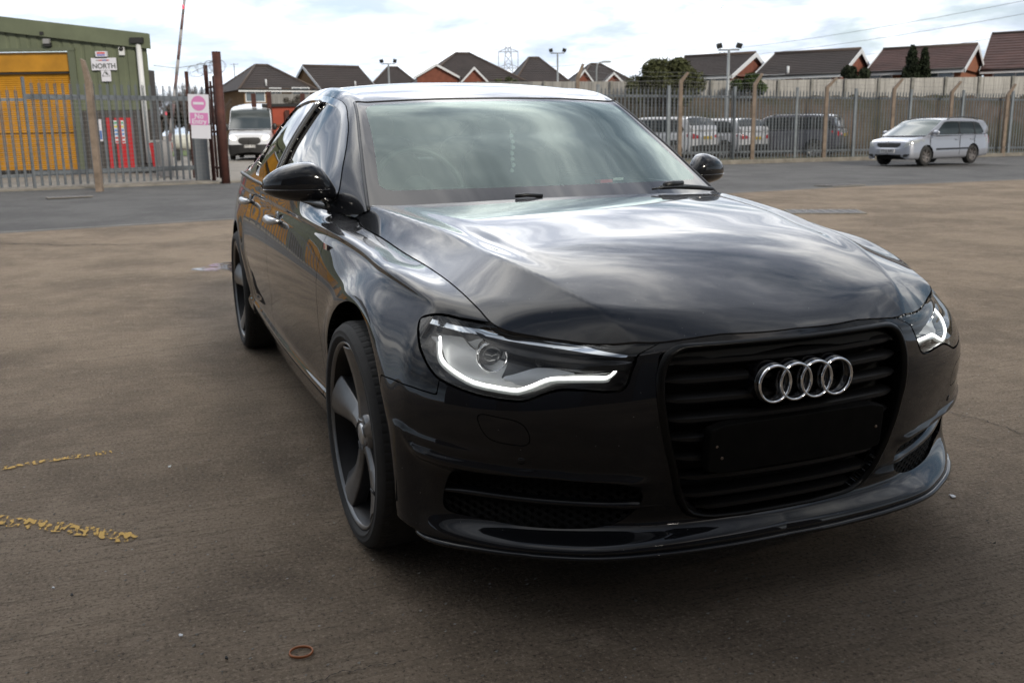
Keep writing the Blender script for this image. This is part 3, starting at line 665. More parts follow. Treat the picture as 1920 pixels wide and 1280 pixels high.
# ---- headlamps
DRL=[(5.108,.706),(5.125,.688),(5.150,.668),(5.187,.648),(5.225,.630),(5.269,.615),(5.32,.607),(5.37,.602),(5.392,.602),(5.425,.613),(5.465,.629),(5.503,.631),(5.567,.6295),(5.605,.629),(5.620,.638),(5.627,.647)]
drlm=mat('daylight_strip',(.9,.9,.9),rough=.3,emit=(1,.98,.93),es=3.0)
ledglow=mat('daylight_strip_soft',(.55,.56,.55),rough=.3,emit=(.95,1,.95),es=.10)
darkl=mat('lamp_black',(.012,.012,.012),rough=.25,coat=.6)
for s in (1,-1):
    hl=hl_parts[s];side='driver' if s<0 else 'passenger'
    H=sobj('headlamp',shift(hl,-.075),darkl,CAR)
    tag(H,label='lit xenon headlamp with white daylight strip on the %s side'%side)
    # side walls
    h2=SM(hl.V,hl.F,hl.cut);nv,nf=flange(h2,.08);b_=MB();b_.add(nv,nf,True);b_.build('housing',darkl,H)
    sobj('lens',hl,lens_m,H)
    def patch(P,depth,m,name,thick=0.):
        p=clip(SM(hl.V,hl.F,[]),sdpoly(P,hl.V[:,6],hl.V[:,7]));
        return sobj(name,shift(p,-depth),m,H,thick)
    patch([(5.05,.7255),(5.17,.716),(5.30,.7045),(5.34,.700),(5.345,.645),(5.421,.661),(5.472,.661),(5.535,.650),(5.622,.646),(5.610,.638),(5.567,.637),(5.503,.639),(5.465,.637),(5.425,.621),(5.392,.610),(5.37,.610),(5.32,.615),(5.269,.623),(5.225,.638),(5.187,.656),(5.150,.675),(5.118,.690),(5.09,.708)],.058,silverp,'reflector_panel',.01)
    patch(roundpoly([(5.345,.709),(5.377,.704),(5.52,.690),(5.640,.674),(5.655,.655),(5.64,.64),(5.535,.645),(5.472,.655),(5.421,.658),(5.33,.642),(5.335,.67)],1,.15),.056,darkl,'black_bezel',.01)
    patch(roundpoly([(5.33,.642),(5.421,.658),(5.472,.657),(5.535,.645),(5.472,.640),(5.395,.610)],1,.15),.045,satin,'reflector_blade',.02)
    patch([(5.05,.7335),(5.136,.726),(5.301,.7125),(5.396,.7035),(5.51,.6925),(5.65,.678),(5.65,.672),(5.51,.6855),(5.396,.6955),(5.301,.7035),(5.136,.716),(5.05,.724)],.005,chrome,'chrome_strip',.003)
    patch(roundpoly([(5.415,.686),(5.52,.680),(5.622,.669),(5.607,.645),(5.56,.645),(5.50,.652),(5.44,.664)],1,.15),.040,mat('indicator_lens',(.16,.16,.16),rough=.15,metal=.6,noise=(260,.6,(1,1,.2))),'indicator_lens',.01)
    b_=MB();pts=[];
    for a_,z_ in [tuple(q) for q in cr(np.arange(len(DRL)),np.array(DRL),np.linspace(0,len(DRL)-1,64))]:
        p,n=wp3(a_,z_,s,.030);pts.append(p)
    b_.tube(pts,.0031,8);b_.build('daylight_strip',drlm,H)
    pts=[]
    for a_,z_ in [tuple(q) for q in cr(np.arange(len(DRL)),np.array(DRL),np.linspace(0,len(DRL)-1,64))]:
        p,n=wp3(a_,z_-.009 if a_<5.61 else z_-.003,s,.034);pts.append(p)
    b_=MB();b_.tube(pts,.0045,8);b_.build('light_guide',ledglow,H)
    # projector
    p,n=wp3(5.288,.678,s,.045);ax=Vector((.93,.30*s,.02)).normalized();pv=Vector(p)
    b_=MB();q=ax.to_track_quat('Y','Z').to_matrix()
    def ring(prof,m,nm):
        mb=MB();mb.lathe(prof,(0,0,0),'y',40);o=mb.build(nm,m,H);o.matrix_local=Matrix.Translation(pv)@q.to_4x4()
    ring([(-.03,.040),(.010,.040),(.018,.037),(.018,.034),(.008,.032),(-.02,.031)],chrome,'projector_ring')
    ring([(-.03,.031),(-.012,.030),(.000,.022),(.004,.012),(.005,.0005)],mat('projector_glass',(.02,.022,.025),rough=.02,coat=1.),'projector_lens')
# ---- main grille
GRILLE=thing('radiator_grille',None,None);GRILLE.parent=CAR
tag(GRILLE,label='gloss black single-frame grille with horizontal bars and four chrome rings')
gout=[(.312,.694),(.340,.680),(.356,.655),(.365,.622),(.366,.573),(.358,.52),(.344,.456),(.318,.37),(.300,.312),(.27,.268),(.22,.252),(.12,.249),(0,.249)]
topz=[(0,.699),(.12,.699),(.22,.698),(.29,.697)]
loop=[(y,z) for y,z in gout]+[(-y,z) for y,z in gout[::-1][1:]]+[(-y,z) for y,z in topz[::-1]]+[(y,z) for y,z in topz[1:]]
loop=[tuple(q) for q in roundpoly(loop,1,.2)]
def fx(y,z):
    """front surface x of the bumper at |y|, z"""
    d=np.hypot(G[:,480:,1]-abs(y),G[:,480:,2]-z);i_=np.unravel_index(d.argmin(),d.shape);return float(G[i_[0],480+i_[1],0])
def scl(P,k,cz=.47): return [(y*k,cz+(z-cz)*k) for y,z in P]
b_=MB();rings=[]
for k_,dx in ((1.012,.002),(1.0,.009),(.975,.010),(.955,-.004),(.945,-.05)):
    rings.append([(fx(y*k_ if k_<1 else y,z)+dx,y,z) for (y,z) in scl(loop,k_)])
nn_=len(loop);V=[p for r_ in rings for p in r_];F=[]
for a_ in range(len(rings)-1):
    for i_ in range(nn_): F.append((a_*nn_+i_,a_*nn_+(i_+1)%nn_,(a_+1)*nn_+(i_+1)%nn_,(a_+1)*nn_+i_))
b_.add(V,F,True);b_.build('grille_frame',mat('grille_frame_black',(.003,.003,.003),rough=.3,spec=.2),GRILLE)
b_=MB();L2=scl(loop,.99);b_.add([(.715,y,z) for y,z in L2],[tuple(range(len(L2)))]);b_.build('grille_backing',dark,GRILLE)
def gw(z):
    ys_=[y for y,_ in gout];zs_=[zz_ for _,zz_ in gout];return float(np.interp(-z,[-q for q in zs_],ys_))*.935
for zb in (.655,.612,.566,.518,.470,.420,.368,.318,.278):
    wv=gw(zb)-.002;b_=MB()
    if zb==.278: wv=.235
    n_=31
    V=[];F=[]
    for i_,y in enumerate(np.linspace(-wv,wv,n_)):
        e=min(1,(wv-abs(y))/.03);h=.0095*(.55+.45*e)+.0015*e;x=fx(y,zb)-.006-.012*(1-e)
        fl=1-abs(y)/wv
        for dx,dz in ((-.035,-.3),(-.006,-1),(.0,-.5),(.0,.35),(-.010,1.),(-.04,.9)): V.append((x+dx,y,zb+dz*h))
    for i_ in range(n_-1):
        for j_ in range(6): F.append((i_*6+j_,i_*6+(j_+1)%6,(i_+1)*6+(j_+1)%6,(i_+1)*6+j_))
    F+= [tuple(range(6)),tuple((n_-1)*6+j_ for j_ in range(5,-1,-1))]
    b_.add(V,F,True);o=b_.build('grille_bar',grille_m,GRILLE);o.data.set_sharp_from_angle(angle=R(40))
# number plate plinth (empty)
b_=MB();x0=fx(.1,.45)+.014
pl=roundpoly([(-.255,-.062),(.255,-.062),(.255,.062),(-.255,.062)],2,.08)
b_.prism([tuple(q) for q in pl],-.03,.0,fr=(Vector((.836,0,.447)),Vector((0,1,0)),Vector((.09,0,1)).normalized(),Vector((1,0,-.09)).normalized()))
PL=b_.build('number_plate_plinth',mat('plinth_black',(.0035,.0033,.003),rough=.7,spec=.08,noise=(25,.5)),GRILLE,bevel=.003)
b_=MB()
for y,z in ((-.235,.01),(-.22,-.02),(.055,.02),(.235,.0)):
    b_.lathe([(-.0005,.004),(.001,.0035),(.001,.0005)],(.8365,y,.447+z),'x',10)
b_.build('plate_screw',mat('old_screw',(.10,.07,.05),rough=.6),PL)
# rings emblem
b_=MB()
em=thing('ring_emblem',None,None);em.parent=GRILLE
for yc in (-.0895,-.0298,.0298,.0895):
    b_=MB();P=[]
    n_=56;prof=[(.0,.0475),(.005,.0470),(.0075,.0445),(.0068,.0415),(.0,.0400),(-.008,.0405),(-.008,.0475)]
    b_.lathe(prof,(.8485,yc,.597),'x',n_,closed=True,flip=False)
    b_.build('emblem_ring',chrome,em)
    b_=MB();b_.lathe([(-.055,.0515),(-.012,.0495),(-.006,.0475),(-.006,.039),(-.05,.039)],(.8485,yc,.597),'x',40);b_.build('ring_holder',gloss,em)
# ---- lower side grilles with honeycomb
hcm=mat('honeycomb_black',(.004,.004,.004),rough=.6,spec=.2)
def honeycomb(mb,P,side,depth):
    P=np.array(P);s0,s1=P[:,0].min(),P[:,0].max();z0,z1=P[:,1].min(),P[:,1].max();a=.016
    r_=0;z=z0
    while z<z1+a:
        s_=s0+(a*1.25 if r_%2 else 0)
        while s_<s1+a*2:
            if sdpoly(P,np.array([s_]),np.array([z]))[0]<.012:
                pts=[]
                for k in range(7):
                    q,nq=wp3(min(s_+a*1.15*math.cos(R(60*k)),SMAX-.01),.32,side,0.);nh=np.array([nq[0],nq[1],0]);nh/=np.linalg.norm(nh);q=q-nh*depth;q[2]=z+a*.66*math.sin(R(60*k));pts.append(q)
                mb.tube(pts,.0022,4,caps=False,smooth=False)
            s_+=a*2.5
        z+=a*.60;r_+=1
for s in (1,-1):
    fo=fog_parts[s];FG=sobj('lower_grille',shift(fo,-.06),dark,CAR,smooth=False)
    nv,nf=flange(fo,.062);b_=MB();b_.add(nv,nf,True);b_.build('grille_surround',gloss,FG)
    b_=MB();honeycomb(b_,FOG,s,.022);b_.build('honeycomb_mesh',hcm,FG)
    b_=MB();V=[];F=[];n_=28
    for i_,t_ in enumerate(np.linspace(0,1,n_)):
        s_=5.185+t_*(5.75-5.185);z_=np.interp(t_,[0,.5,.8,.9,1],[.322,.305,.298,.300,.303]);hh=np.interp(t_,[0,.1,.75,.86,1],[.006,.009,.010,.014,.003])
        for dd,dz in ((.045,0),(.004,-1),(-.001 if t_<.8 else -.003,-.2),(.002,.6),(.03,1.1)):
            p,_=wp3(s_,z_+dz*hh,s,dd);V.append(p)
    for i_ in range(n_-1):
        for j_ in range(5): F.append((i_*5+j_,i_*5+(j_+1)%5,(i_+1)*5+(j_+1)%5,(i_+1)*5+j_))
    b_.add(V,F,True);b_.build('grille_blade',paint,FG)
# splitter lip
b_=MB()
pts=[]
for s in (1,-1):
    pass
ul=np.concatenate([np.linspace(5.05,SMAX,70)])
line=[wp3(q,.196,1,-.004)[0] for q in ul];full=[p*[1,-1,1] for p in line]+[p for p in line[::-1][1:]]
b_.tube([(p[0],p[1],p[2]-.004) for p in full],.0085,8,flat=.9);b_.build('splitter_lip',paint,FB)
# parking sensors
for s in (1,-1):
    p,n=wp3(5.40,.425,s,-.0005);b_=MB();b_.lathe([(0,.009),(.0012,.0085),(.0012,.0005)],(0,0,0),'y',16);o=b_.build('parking_sensor',paint,FB);o.matrix_local=Matrix.Translation(Vector(p))@Vector(n).to_track_quat('Y','Z').to_matrix().to_4x4()
# side repeater, badge
for s in (1,-1):
    pass
# black reflector lens on the fender (small oval filler)
b_=MB()
p,n=wp3(4.150,.822,-1,-.003);o_=Vector(p);uy=Vector((0,0,1));ux=Vector((1,0,0))
fr_=(o_,ux,uy,Vector(n))
b_.prism([(-.002,-.010),(.030,-.010),(.034,.010),(.002,.010)],0,.003,fr=fr_);BD=b_.build('fender_badge',chrome,W['fd',-1].parent)
b_=MB();b_.prism([(-.020,-.010),(-.004,-.010),(.0,.010),(-.016,.010)],0,.003,fr=fr_);b_.build('badge_red_bar',mat('badge_red',(.45,.02,.03),rough=.3),BD)
# ---- door handles
for s in (1,-1):
    for s_,z_,dr in ((2.141,.853,'rd'),(3.189,.838,'fd')):
        p,n=wp3(s_,z_,s,0.);p2=Vector(p);b_=MB()
        V=[]
        pts=[(p2.x+dx,p2.y+s*dy,p2.z) for dx,dy in ((-.10,.006),(-.085,.030),(-.03,.042),(.04,.042),(.085,.032),(.105,.006))]
        b_.tube(pts,[.010,.0135,.015,.015,.013,.007],10,flat=1.15);h_=b_.build('door_handle',satin,W[dr,s])
        b_=MB();b_.lathe([(-.004,.0005),(-.003,.03),(.003,.036),(.004,.037)],(0,0,0),'y',24);o=b_.build('handle_recess',paint,h_)
        o.matrix_local=Matrix.Translation(p2)@Matrix.Diagonal((1.3,1,.9,1))
# ---- door mirrors
def mirror(s):
    Mr=thing('door_mirror',None,None);Mr.parent=CAR
    if s>0: Mr.scale=(.9,.9,.9);Mr.location=(-.157,.058,.099)
    # head: superellipsoid shaped by control sections along y (outwards)
    secs=[(.768,-.830,.956,1.000,.030),(.785,-.838,.952,1.030,.055),(.81,-.848,.948,1.066,.075),(.835,-.856,.946,1.085,.085),(.87,-.866,.946,1.089,.090),(.91,-.880,.950,1.082,.088),(.95,-.895,.957,1.068,.078),(.98,-.91,.967,1.050,.062),(1.002,-.925,.980,1.030,.038),(1.010,-.932,.995,1.012,.010)]
    V=[];F=[];n_=28
    sec=cr(np.arange(len(secs)),np.array(secs),np.linspace(0,len(secs)-1,30))
    for y,xc,z0,z1,dp in sec:
        zc=(z0+z1)/2;hz_=(z1-z0)/2
        for j in range(n_):
            t_=2*math.pi*j/n_;c_,s_=math.cos(t_),math.sin(t_)
            xx=xc+(dp if c_>0 else .035*dp/.09)*abs(c_)**.9*(1 if c_>0 else -1);zz_=zc+hz_*abs(s_)**(.85 if s_>0 else .6)*(1 if s_>0 else -1)
            V.append((xx,s*y,zz_))
    k=len(sec)
    for i in range(k-1):
        for j in range(n_):
            q=(i*n_+j,i*n_+(j+1)%n_,(i+1)*n_+(j+1)%n_,(i+1)*n_+j);F.append(q if s>0 else q[::-1])
    F.append(tuple(range(n_)));F.append(tuple((k-1)*n_+j for j in range(n_)))
    up=[f for f in F if np.mean([V[i][2] for i in f])>.995];lo=[f for f in F if np.mean([V[i][2] for i in f])<=.995]
    b_=MB();b_.add(V,F,True);b_.build('mirror_shell',paint,Mr)
    b_=MB()
    pts=[];
    for y,xc,z0,z1,dp in sec[4:-2]:
        pts.append((xc+dp*.985,s*y,.992))
    b_.tube(pts,.0035,6,flat=.6);b_.build('indicator_strip',gloss,Mr)
    b_=MB();b_.tube([(-.80,s*.795,.944),(-.81,s*.805,.960),(-.83,s*.822,.968),(-.85,s*.85,.969)],[.022,.024,.022,.020],14,flat=.62);b_.build('mirror_arm',gloss,Mr)
for s in (1,-1): mirror(s)
# ---- wheels
def wheel(cx,s,steer,yc):
    Wh=thing('wheel',None,None,(cx,s*yc,.331));Wh.parent=CAR;Wh.scale=(.96,.98,.96);Wh.rotation_euler=(0,0,steer)
    S=s
    def Y(a): return S*a
    b_=MB();tp=[(-.105,.275),(-.123,.292),(-.128,.308),(-.122,.328),(-.108,.340),(-.06,.3435),(0,.344),(.06,.3435),(.106,.340),(.121,.329),(.1245,.320),(.1262,.3185),(.1255,.316),(.127,.310),(.1262,.303),(.1275,.3015),(.123,.297),(.110,.280)]
    tp=[(Y(a),r) for a,r in tp];b_.lathe(tp,(0,0,0),'y',96,flip=S>0)
    ty=b_.build('tyre',tyrem,Wh)
    for yy in (-.090,.090):
        b_=MB();V=[];F=[];n_=320
        for k in range(n_):
            a=2*math.pi*k/n_;rr=.3447 if k%4<3 else .3432
            for dy,dr in ((-.020,-.001),(.0,0),(.018,-.0035)): V.append(((rr+dr)*math.cos(a),Y(yy+dy*(1 if yy>0 else -1)),(rr+dr)*math.sin(a)))
        for k in range(n_):
            for j in range(2): F.append((k*3+j,((k+1)%n_)*3+j,((k+1)%n_)*3+j+1,k*3+j+1))
        b_.add(V,F);b_.build('tread_shoulder',tyrem,ty)
    b_=MB();pr=[(.112,.284),(.116,.281),(.112,.276),(.098,.270),(.085,.264),(.02,.250),(-.10,.245)]
    b_.lathe([(Y(a),r) for a,r in pr],(0,0,0),'y',96,flip=S<0)
    RM=b_.build('rim',mat('rim_barrel',(.014,.014,.015),rough=.45,metal=.6,noise=(8,.3)),Wh)
    b_=MB()
    # hub
    b_.lathe([(Y(a),r) for a,r in [(.0,.075),(.074,.072),(.085,.062),(.088,.045),(.086,.034)]],(0,0,0),'y',48,flip=S<0)
    for k in range(5):
        ph=2*math.pi*k/5+R(18)
        n_=18;V=[];F=[]
        for i in range(n_):
            t_=i/(n_-1);r=.045+t_*(.268-.045)
            sw=.10*math.sin(t_*2.2)*1.0
            lead=.031+.004*math.sin(t_*3)+.036*t_**2.4;trail=.032-.003*math.sin(t_*3.1)+.044*t_**1.6
            yc2=.088-.006*math.sin(t_*math.pi)+.027*t_**1.6
            secp=[(-trail,yc2-.050-.006*t_),(-trail*.98,yc2-.016-.006*t_),(-.006,yc2+.002),(lead*.55,yc2+.004),(lead,yc2-.004),(lead,yc2-.045)]
            a=ph+sw*.9
            for q,yy in secp:
                V.append((r*math.cos(a)-q*math.sin(a),Y(yy),r*math.sin(a)+q*math.cos(a)))
        m_=6
        for i in range(n_-1):
            for j in range(m_): 
                q=(i*m_+j,i*m_+(j+1)%m_,(i+1)*m_+(j+1)%m_,(i+1)*m_+j);F.append(q if S<0 else q[::-1])
        F.append(tuple(range(m_)));F.append(tuple((n_-1)*m_+j for j in range(m_)))
        b_.add(V,F,True)
    sp=b_.build('spokes',rimm,RM,bevel=.003);sp.data.set_sharp_from_angle(angle=R(32))
    b_=MB();b_.lathe([(Y(a),r) for a,r in [(.108,.2865),(.1185,.2845),(.119,.2795),(.110,.2735)]],(0,0,0),'y',96,flip=S<0);b_.build('rim_lip',rimm,RM)
    b_=MB();b_.lathe([(Y(a),r) for a,r in [(.080,.034),(.090,.033),(.093,.028),(.094,.0005)]],(0,0,0),'y',32,flip=S<0);b_.build('hub_cap',satin,RM)
    b_=MB()
    for k in range(5):
        a=2*math.pi*k/5+R(54);b_.lathe([(Y(.074),.010),(Y(.087),.009),(Y(.087),.0005)],(.048*math.cos(a),0,.048*math.sin(a)),'y',10)
    b_.build('wheel_bolt',trimb,RM)
    b_=MB();b_.lathe([(Y(a),r) for a,r in [(.0,.178),(.012,.178),(.012,.09),(.03,.085),(.03,.0005)]],(0,0,0),'y',64,flip=S<0);b_.build('brake_disc',mat('disc_steel',(.10,.10,.10),rough=.4,metal=.9),Wh)
    b_=MB()
    for q in range(10):
        a=R(-35+q*7) if cx>-1 else R(145+q*7)
        b_.box((.165*math.cos(a),Y(.012),.165*math.sin(a)),(.06,.07,.035),M=Matrix.Rotation(-a,3,'Y'))
    cl=b_.build('brake_caliper',mat('caliper_red',(.30,.03,.02),rough=.45),Wh);
    b_=MB();b_.tube([(.19,Y(.10),-.13),(.165,Y(.108),-.115)],.004,8);b_.build('valve_stem',trimb,RM)
    b_=MB();b_.lathe([(Y(-.20),.0005),(Y(-.20),.235),(Y(-.09),.237)],(0,0,0),'y',40);b_.build('wheel_inner',dark,RM)
for s in (1,-1):
    wheel(0,s,R(1.1),.806);wheel(-2.912,s,0,.800)
# wheel wells, floor
b_=MB()
for cx in (0,-2.912):
    for s in (1,-1):
        n_=24;V=[];F=[]
        for i in range(n_+1):
            a=R(-12+204*i/n_)
            V+=[(cx+.392*math.cos(a),s*.895,.345+.392*math.sin(a)),(cx+.392*math.cos(a),s*.56,.345+.392*math.sin(a))]
        for i in range(n_): F.append((2*i,2*i+1,2*i+3,2*i+2))
        V.append((cx,s*.56,.3));c0=len(V)-1
        for i in range(n_): F.append((2*i+1,2*i+3,c0))
        b_.add(V,F,True)
b_.box((-1.6,0,.21),(4.2,1.1,.04));b_.box((-1.46,0,.215),(2.0,1.66,.03))
b_.box((.45,0,.20),(.35,1.2,.03))
b_.build('underbody',dark,CAR)
# exhaust tips skipped by view; wipers
wp=MB()
wp.tube([(-.52,.62,.957),(-.50,.55,.966),(-.455,.42,.977),(-.43,.34,.976)],[.008,.009,.010,.007],8)
wp.tube([(-.43,.36,.984),(-.445,.40,.988),(-.47,.455,.987)],.011,8)
wp.tube([(-.425,.46,.976),(-.405,.34,.978),(-.40,.29,.974)],.004,6)
wp.build('windscreen_wiper',trimb,CAR)
wp=MB();wp.tube([(-.40,-.14,.967),(-.395,-.20,.972),(-.398,-.24,.970)],.007,8);wp.build('windscreen_wiper',trimb,CAR)
# ---- interior
lea=mat('seat_leather',(.05,.048,.046),rough=.5);dash=mat('dashboard_plastic',(.09,.095,.09),rough=.6)
dk=mat('cabin_dark',(.03,.03,.03),rough=.8)
b_=MB()
V=[];F=[]
ya=np.linspace(-.66,.66,21)
prof=[(-.50,.93),(-.62,.955),(-.75,.962),(-.90,.955),(-.98,.93),(-1.0,.86),(-.98,.60)]
for y in ya:
    for x,z in prof:
        hump=.030*math.exp(-((y+.36)/.20)**2) if -.95<x<-.7 else 0
        V.append((x+.09*(1-(y/.66)**2) if x>-.7 else x+.03*(1-(y/.66)**2),y,z+hump-.02*(y/.66)**2))
m_=len(prof)
for i in range(20):
    for j in range(m_-1): F.append((i*m_+j,i*m_+j+1,(i+1)*m_+j+1,(i+1)*m_+j))
b_.add(V,F,True);b_.build('dashboard',dash,CAR)
b_=MB();c_=Vector((-1.14,-.36,.945));ax=Vector((1,0,.42)).normalized();uu_=Vector((0,1,0));vv_=ax.cross(uu_)
b_.tube([c_+uu_*.185*math.cos(a)+vv_*.185*math.sin(a) for a in np.linspace(0,2*math.pi,49)],.015,10,caps=False)
for a in (R(200),R(-20),R(270)): b_.tube([c_,c_+uu_*.18*math.cos(a)+vv_*.18*math.sin(a)],.018,8,flat=.6)
b_.lathe([(-.03,.07),(.02,.065),(.03,.0005)],tuple(c_),'x',20);b_.build('steering_wheel',lea,CAR)
def rbox(mb,c,d,r=.04,M=None):
    """soft-edged block"""
    x,y,z=d
    P=roundpoly([(-y/2,-z/2),(y/2,-z/2),(y/2,z/2),(-y/2,z/2)],3,.25*min(1,4*r/min(y,z)))
    V=[];n_=len(P);F=[];lay=[(-x/2,.86),(-x/2*.7,.97),(0,1.),(x/2*.7,.97),(x/2,.86)]
    for dx,k in lay:
        for a,b in P: V.append((dx,a*k,b*k))
    if M is not None: V=[tuple(M@Vector(p)) for p in V]
    V=[(c[0]+p[0],c[1]+p[1],c[2]+p[2]) for p in V]
    for i in range(len(lay)-1):
        for j in range(n_): F.append((i*n_+j,i*n_+(j+1)%n_,(i+1)*n_+(j+1)%n_,(i+1)*n_+j))
    F+= [tuple(range(n_-1,-1,-1)),tuple((len(lay)-1)*n_+j for j in range(n_))]
    mb.add(V,F,True)
til=Matrix.Rotation(R(-20),3,'Y')
for y in (-.36,.37):
    st_=MB();rbox(st_,(-1.90,y,.78),(.14,.50,.66),M=til);rbox(st_,(-1.62,y,.50),(.50,.50,.16),r=.08);rbox(st_,(-1.985,y,1.12),(.10,.40,.10),M=til);o=st_.build('front_seat',lea,CAR)
    hd=MB();rbox(hd,(-2.03,y,1.205),(.10,.27,.17),M=til);hd.tube([(-2.0,y-.06,1.08),(-2.02,y-.06,1.17)],.008,8);hd.tube([(-2.0,y+.06,1.08),(-2.02,y+.06,1.17)],.008,8);hd.build('headrest',lea,o)
st_=MB();rbox(st_,(-2.78,0,.74),(.16,1.28,.62),M=til);rbox(st_,(-2.5,0,.48),(.55,1.28,.18));o=st_.build('rear_seat',lea,CAR)
for y in (-.42,0,.42):
    hd=MB();rbox(hd,(-2.90,y,1.09),(.09,.25,.12),M=til);hd.build('headrest',lea,o)
b_=MB();b_.box((-3.22,0,.985),(.62,1.1,.03));b_.box((-1.85,0,.30),(2.9,1.5,.04));b_.box((-1.85,-.76,.60),(1.9,.03,.52));b_.box((-1.85,.76,.60),(1.9,.03,.52));b_.build('cabin_trim',dk,CAR)
b_=MB();V=[];F=[]
# headlining
for x in np.linspace(-1.22,-2.9,12):
    for y in np.linspace(-.56,.56,9):
        i_=np.abs(CG[-1,:,0]-x).argmin();V.append((x,y,CG[-1,i_,2]-.035-.06*(y/.56)**2))
for i in range(11):
    for j in range(8): F.append((i*9+j,i*9+j+1,(i+1)*9+j+1,(i+1)*9+j))
b_.add(V,F,True);b_.build('headlining',mat('headlining',(.12,.12,.115),rough=.9),CAR)
# rear-view mirror, tax disc clip, hanging ornament, phone on the dash
b_=MB();rbox(b_,(-1.20,.02,1.215),(.04,.235,.065),M=Matrix.Rotation(R(12),3,'Z'));b_.tube([(-1.13,0,1.285),(-1.17,.005,1.255),(-1.19,.02,1.23)],[.030,.02,.014],10);b_.build('rear_view_mirror',trimb,CAR)
b_=MB()
for k in range(7): b_.lathe([(-.012,.0005),(-.006,.010),(.004,.009),(.010,.0005)],(-1.17+.004*(k%2),.055+.003*(k%3),1.165-.024*k),'z',7,smooth=False)
b_.tube([(-1.18,.055,1.19),(-1.17,.056,1.01)],.0015,5);b_.build('hanging_ornament',mat('crystal_bead',(.75,.8,.8),rough=.05,metal=.6),CAR)
b_=MB();b_.box((-.86,.25,.985),(.02,.20,.03),M=Matrix.Rotation(R(-30),3,'Y'));b_.build('dash_screen',gloss,CAR)
b_=MB();b_.box((-.80,.30,.985),(.03,.07,.012),rz=R(20));b_.build('red_lighter',mat('lighter_red',(.6,.05,.08),rough=.4),CAR)
b_=MB();b_.box((-.80,.365,.992),(.03,.05,.008),rz=R(50));b_.build('paper_slip',mat('paper_white',(.75,.75,.72),rough=.8),CAR)
# ------------------------------------------------------------------ ground, road, kerbs
def groundmat(name,base,dark_,light,streak=1.,bump=.5,crackd=.35):
    m=bpy.data.materials.new(name);m.use_nodes=True;t=m.node_tree;b=t.nodes['Principled BSDF'];Nn=t.nodes.new;Lk=t.links.new
    b.inputs['Roughness'].default_value=.88;b.inputs['Specular IOR Level'].default_value=.25
    c=Nn('ShaderNodeTexCoord')
    def ns(scale,det,rg,rot=0,sx=1,sy=1):
        mp=Nn('ShaderNodeMapping');mp.inputs['Rotation'].default_value=(0,0,rot);mp.inputs['Scale'].default_value=(sx,sy,1);Lk(c.outputs['Object'],mp.inputs[0])
        n=Nn('ShaderNodeTexNoise');n.inputs['Scale'].default_value=scale;n.inputs['Detail'].default_value=det;n.inputs['Roughness'].default_value=rg;Lk(mp.outputs[0],n.inputs[0]);return n.outputs[0]
    big=ns(.8,7,.66);mid=ns(7,8,.7);fine=ns(85,8,.8);st=ns(3.2,8,.68,R(-12),12.,1.);st2=ns(13,6,.7,R(-14),10.,1.)
    def mx(a,b_,f,mode='MIX'):
        n=Nn('ShaderNodeMix');n.data_type='RGBA';n.blend_type=mode
        for i,v in ((6,a),(7,b_)):
            if isinstance(v,tuple): n.inputs[i].default_value=(*v,1)
            else: Lk(v,n.inputs[i])
        if hasattr(f,'is_output'): Lk(f,n.inputs[0])
        else: n.inputs[0].default_value=f
        return n.outputs[2]
    def rp(v,a,b_,lo=0.,hi=1.):
        n=Nn('ShaderNodeMapRange');n.inputs[1].default_value=a;n.inputs[2].default_value=b_;n.inputs[3].default_value=lo;n.inputs[4].default_value=hi;Lk(v,n.inputs[0]);return n.outputs[0]
    col=mx(base,dark_,rp(big,.42,.60,0,.9));col=mx(col,light,rp(mid,.52,.72,0,.55));col=mx(col,dark_,rp(st,.50,.66,0,.6*streak));col=mx(col,tuple(v*.45 for v in dark_),rp(st2,.54,.68,0,.75*streak))
    col=mx(col,light,rp(fine,.54,.62,0,.8));col=mx(col,tuple(v*.30 for v in dark_),rp(fine,.46,.39,0,.85))
    # pale grit
    v=Nn('ShaderNodeTexVoronoi');v.inputs['Scale'].default_value=24;Lk(c.outputs['Object'],v.inputs[0])
    lt=Nn('ShaderNodeMath');lt.operation='LESS_THAN';lt.inputs[1].default_value=.085;Lk(v.outputs['Distance'],lt.inputs[0])
    sel=Nn('ShaderNodeSeparateColor');Lk(v.outputs['Color'],sel.inputs[0]);gt=Nn('ShaderNodeMath');gt.operation='GREATER_THAN';gt.inputs[1].default_value=.86;Lk(sel.outputs[0],gt.inputs[0])
    mu=Nn('ShaderNodeMath');mu.operation='MULTIPLY';Lk(lt.outputs[0],mu.inputs[0]);Lk(gt.outputs[0],mu.inputs[1]);col=mx(col,(.38,.37,.35),mu.outputs[0])
    Lk(col,b.inputs['Base Color'])
    ad=Nn('ShaderNodeMath');ad.operation='ADD';Lk(fine,ad.inputs[0])
    a2=Nn('ShaderNodeMath');a2.operation='MULTIPLY_ADD';Lk(st2,a2.inputs[0]);a2.inputs[1].default_value=1.3*streak+.2;Lk(mid,a2.inputs[2]);Lk(a2.outputs[0],ad.inputs[1])
    bp=Nn('ShaderNodeBump');bp.inputs['Strength'].default_value=bump;bp.inputs['Distance'].default_value=.02;Lk(ad.outputs[0],bp.inputs['Height']);Lk(bp.outputs[0],b.inputs['Normal'])
    return m
yardm=groundmat('yard_concrete',(.29,.226,.163),(.155,.119,.085),(.40,.32,.24),1.,.85)
roadm=groundmat('asphalt',(.110,.107,.104),(.072,.070,.069),(.155,.151,.147),.25,.6)
fyardm=groundmat('far_concrete',(.26,.235,.20),(.18,.165,.145),(.34,.31,.27),.15,.3)
kerbm=mat('kerb_stone',(.17,.155,.13),rough=.9,noise=(3,.35),bump=(30,.5))
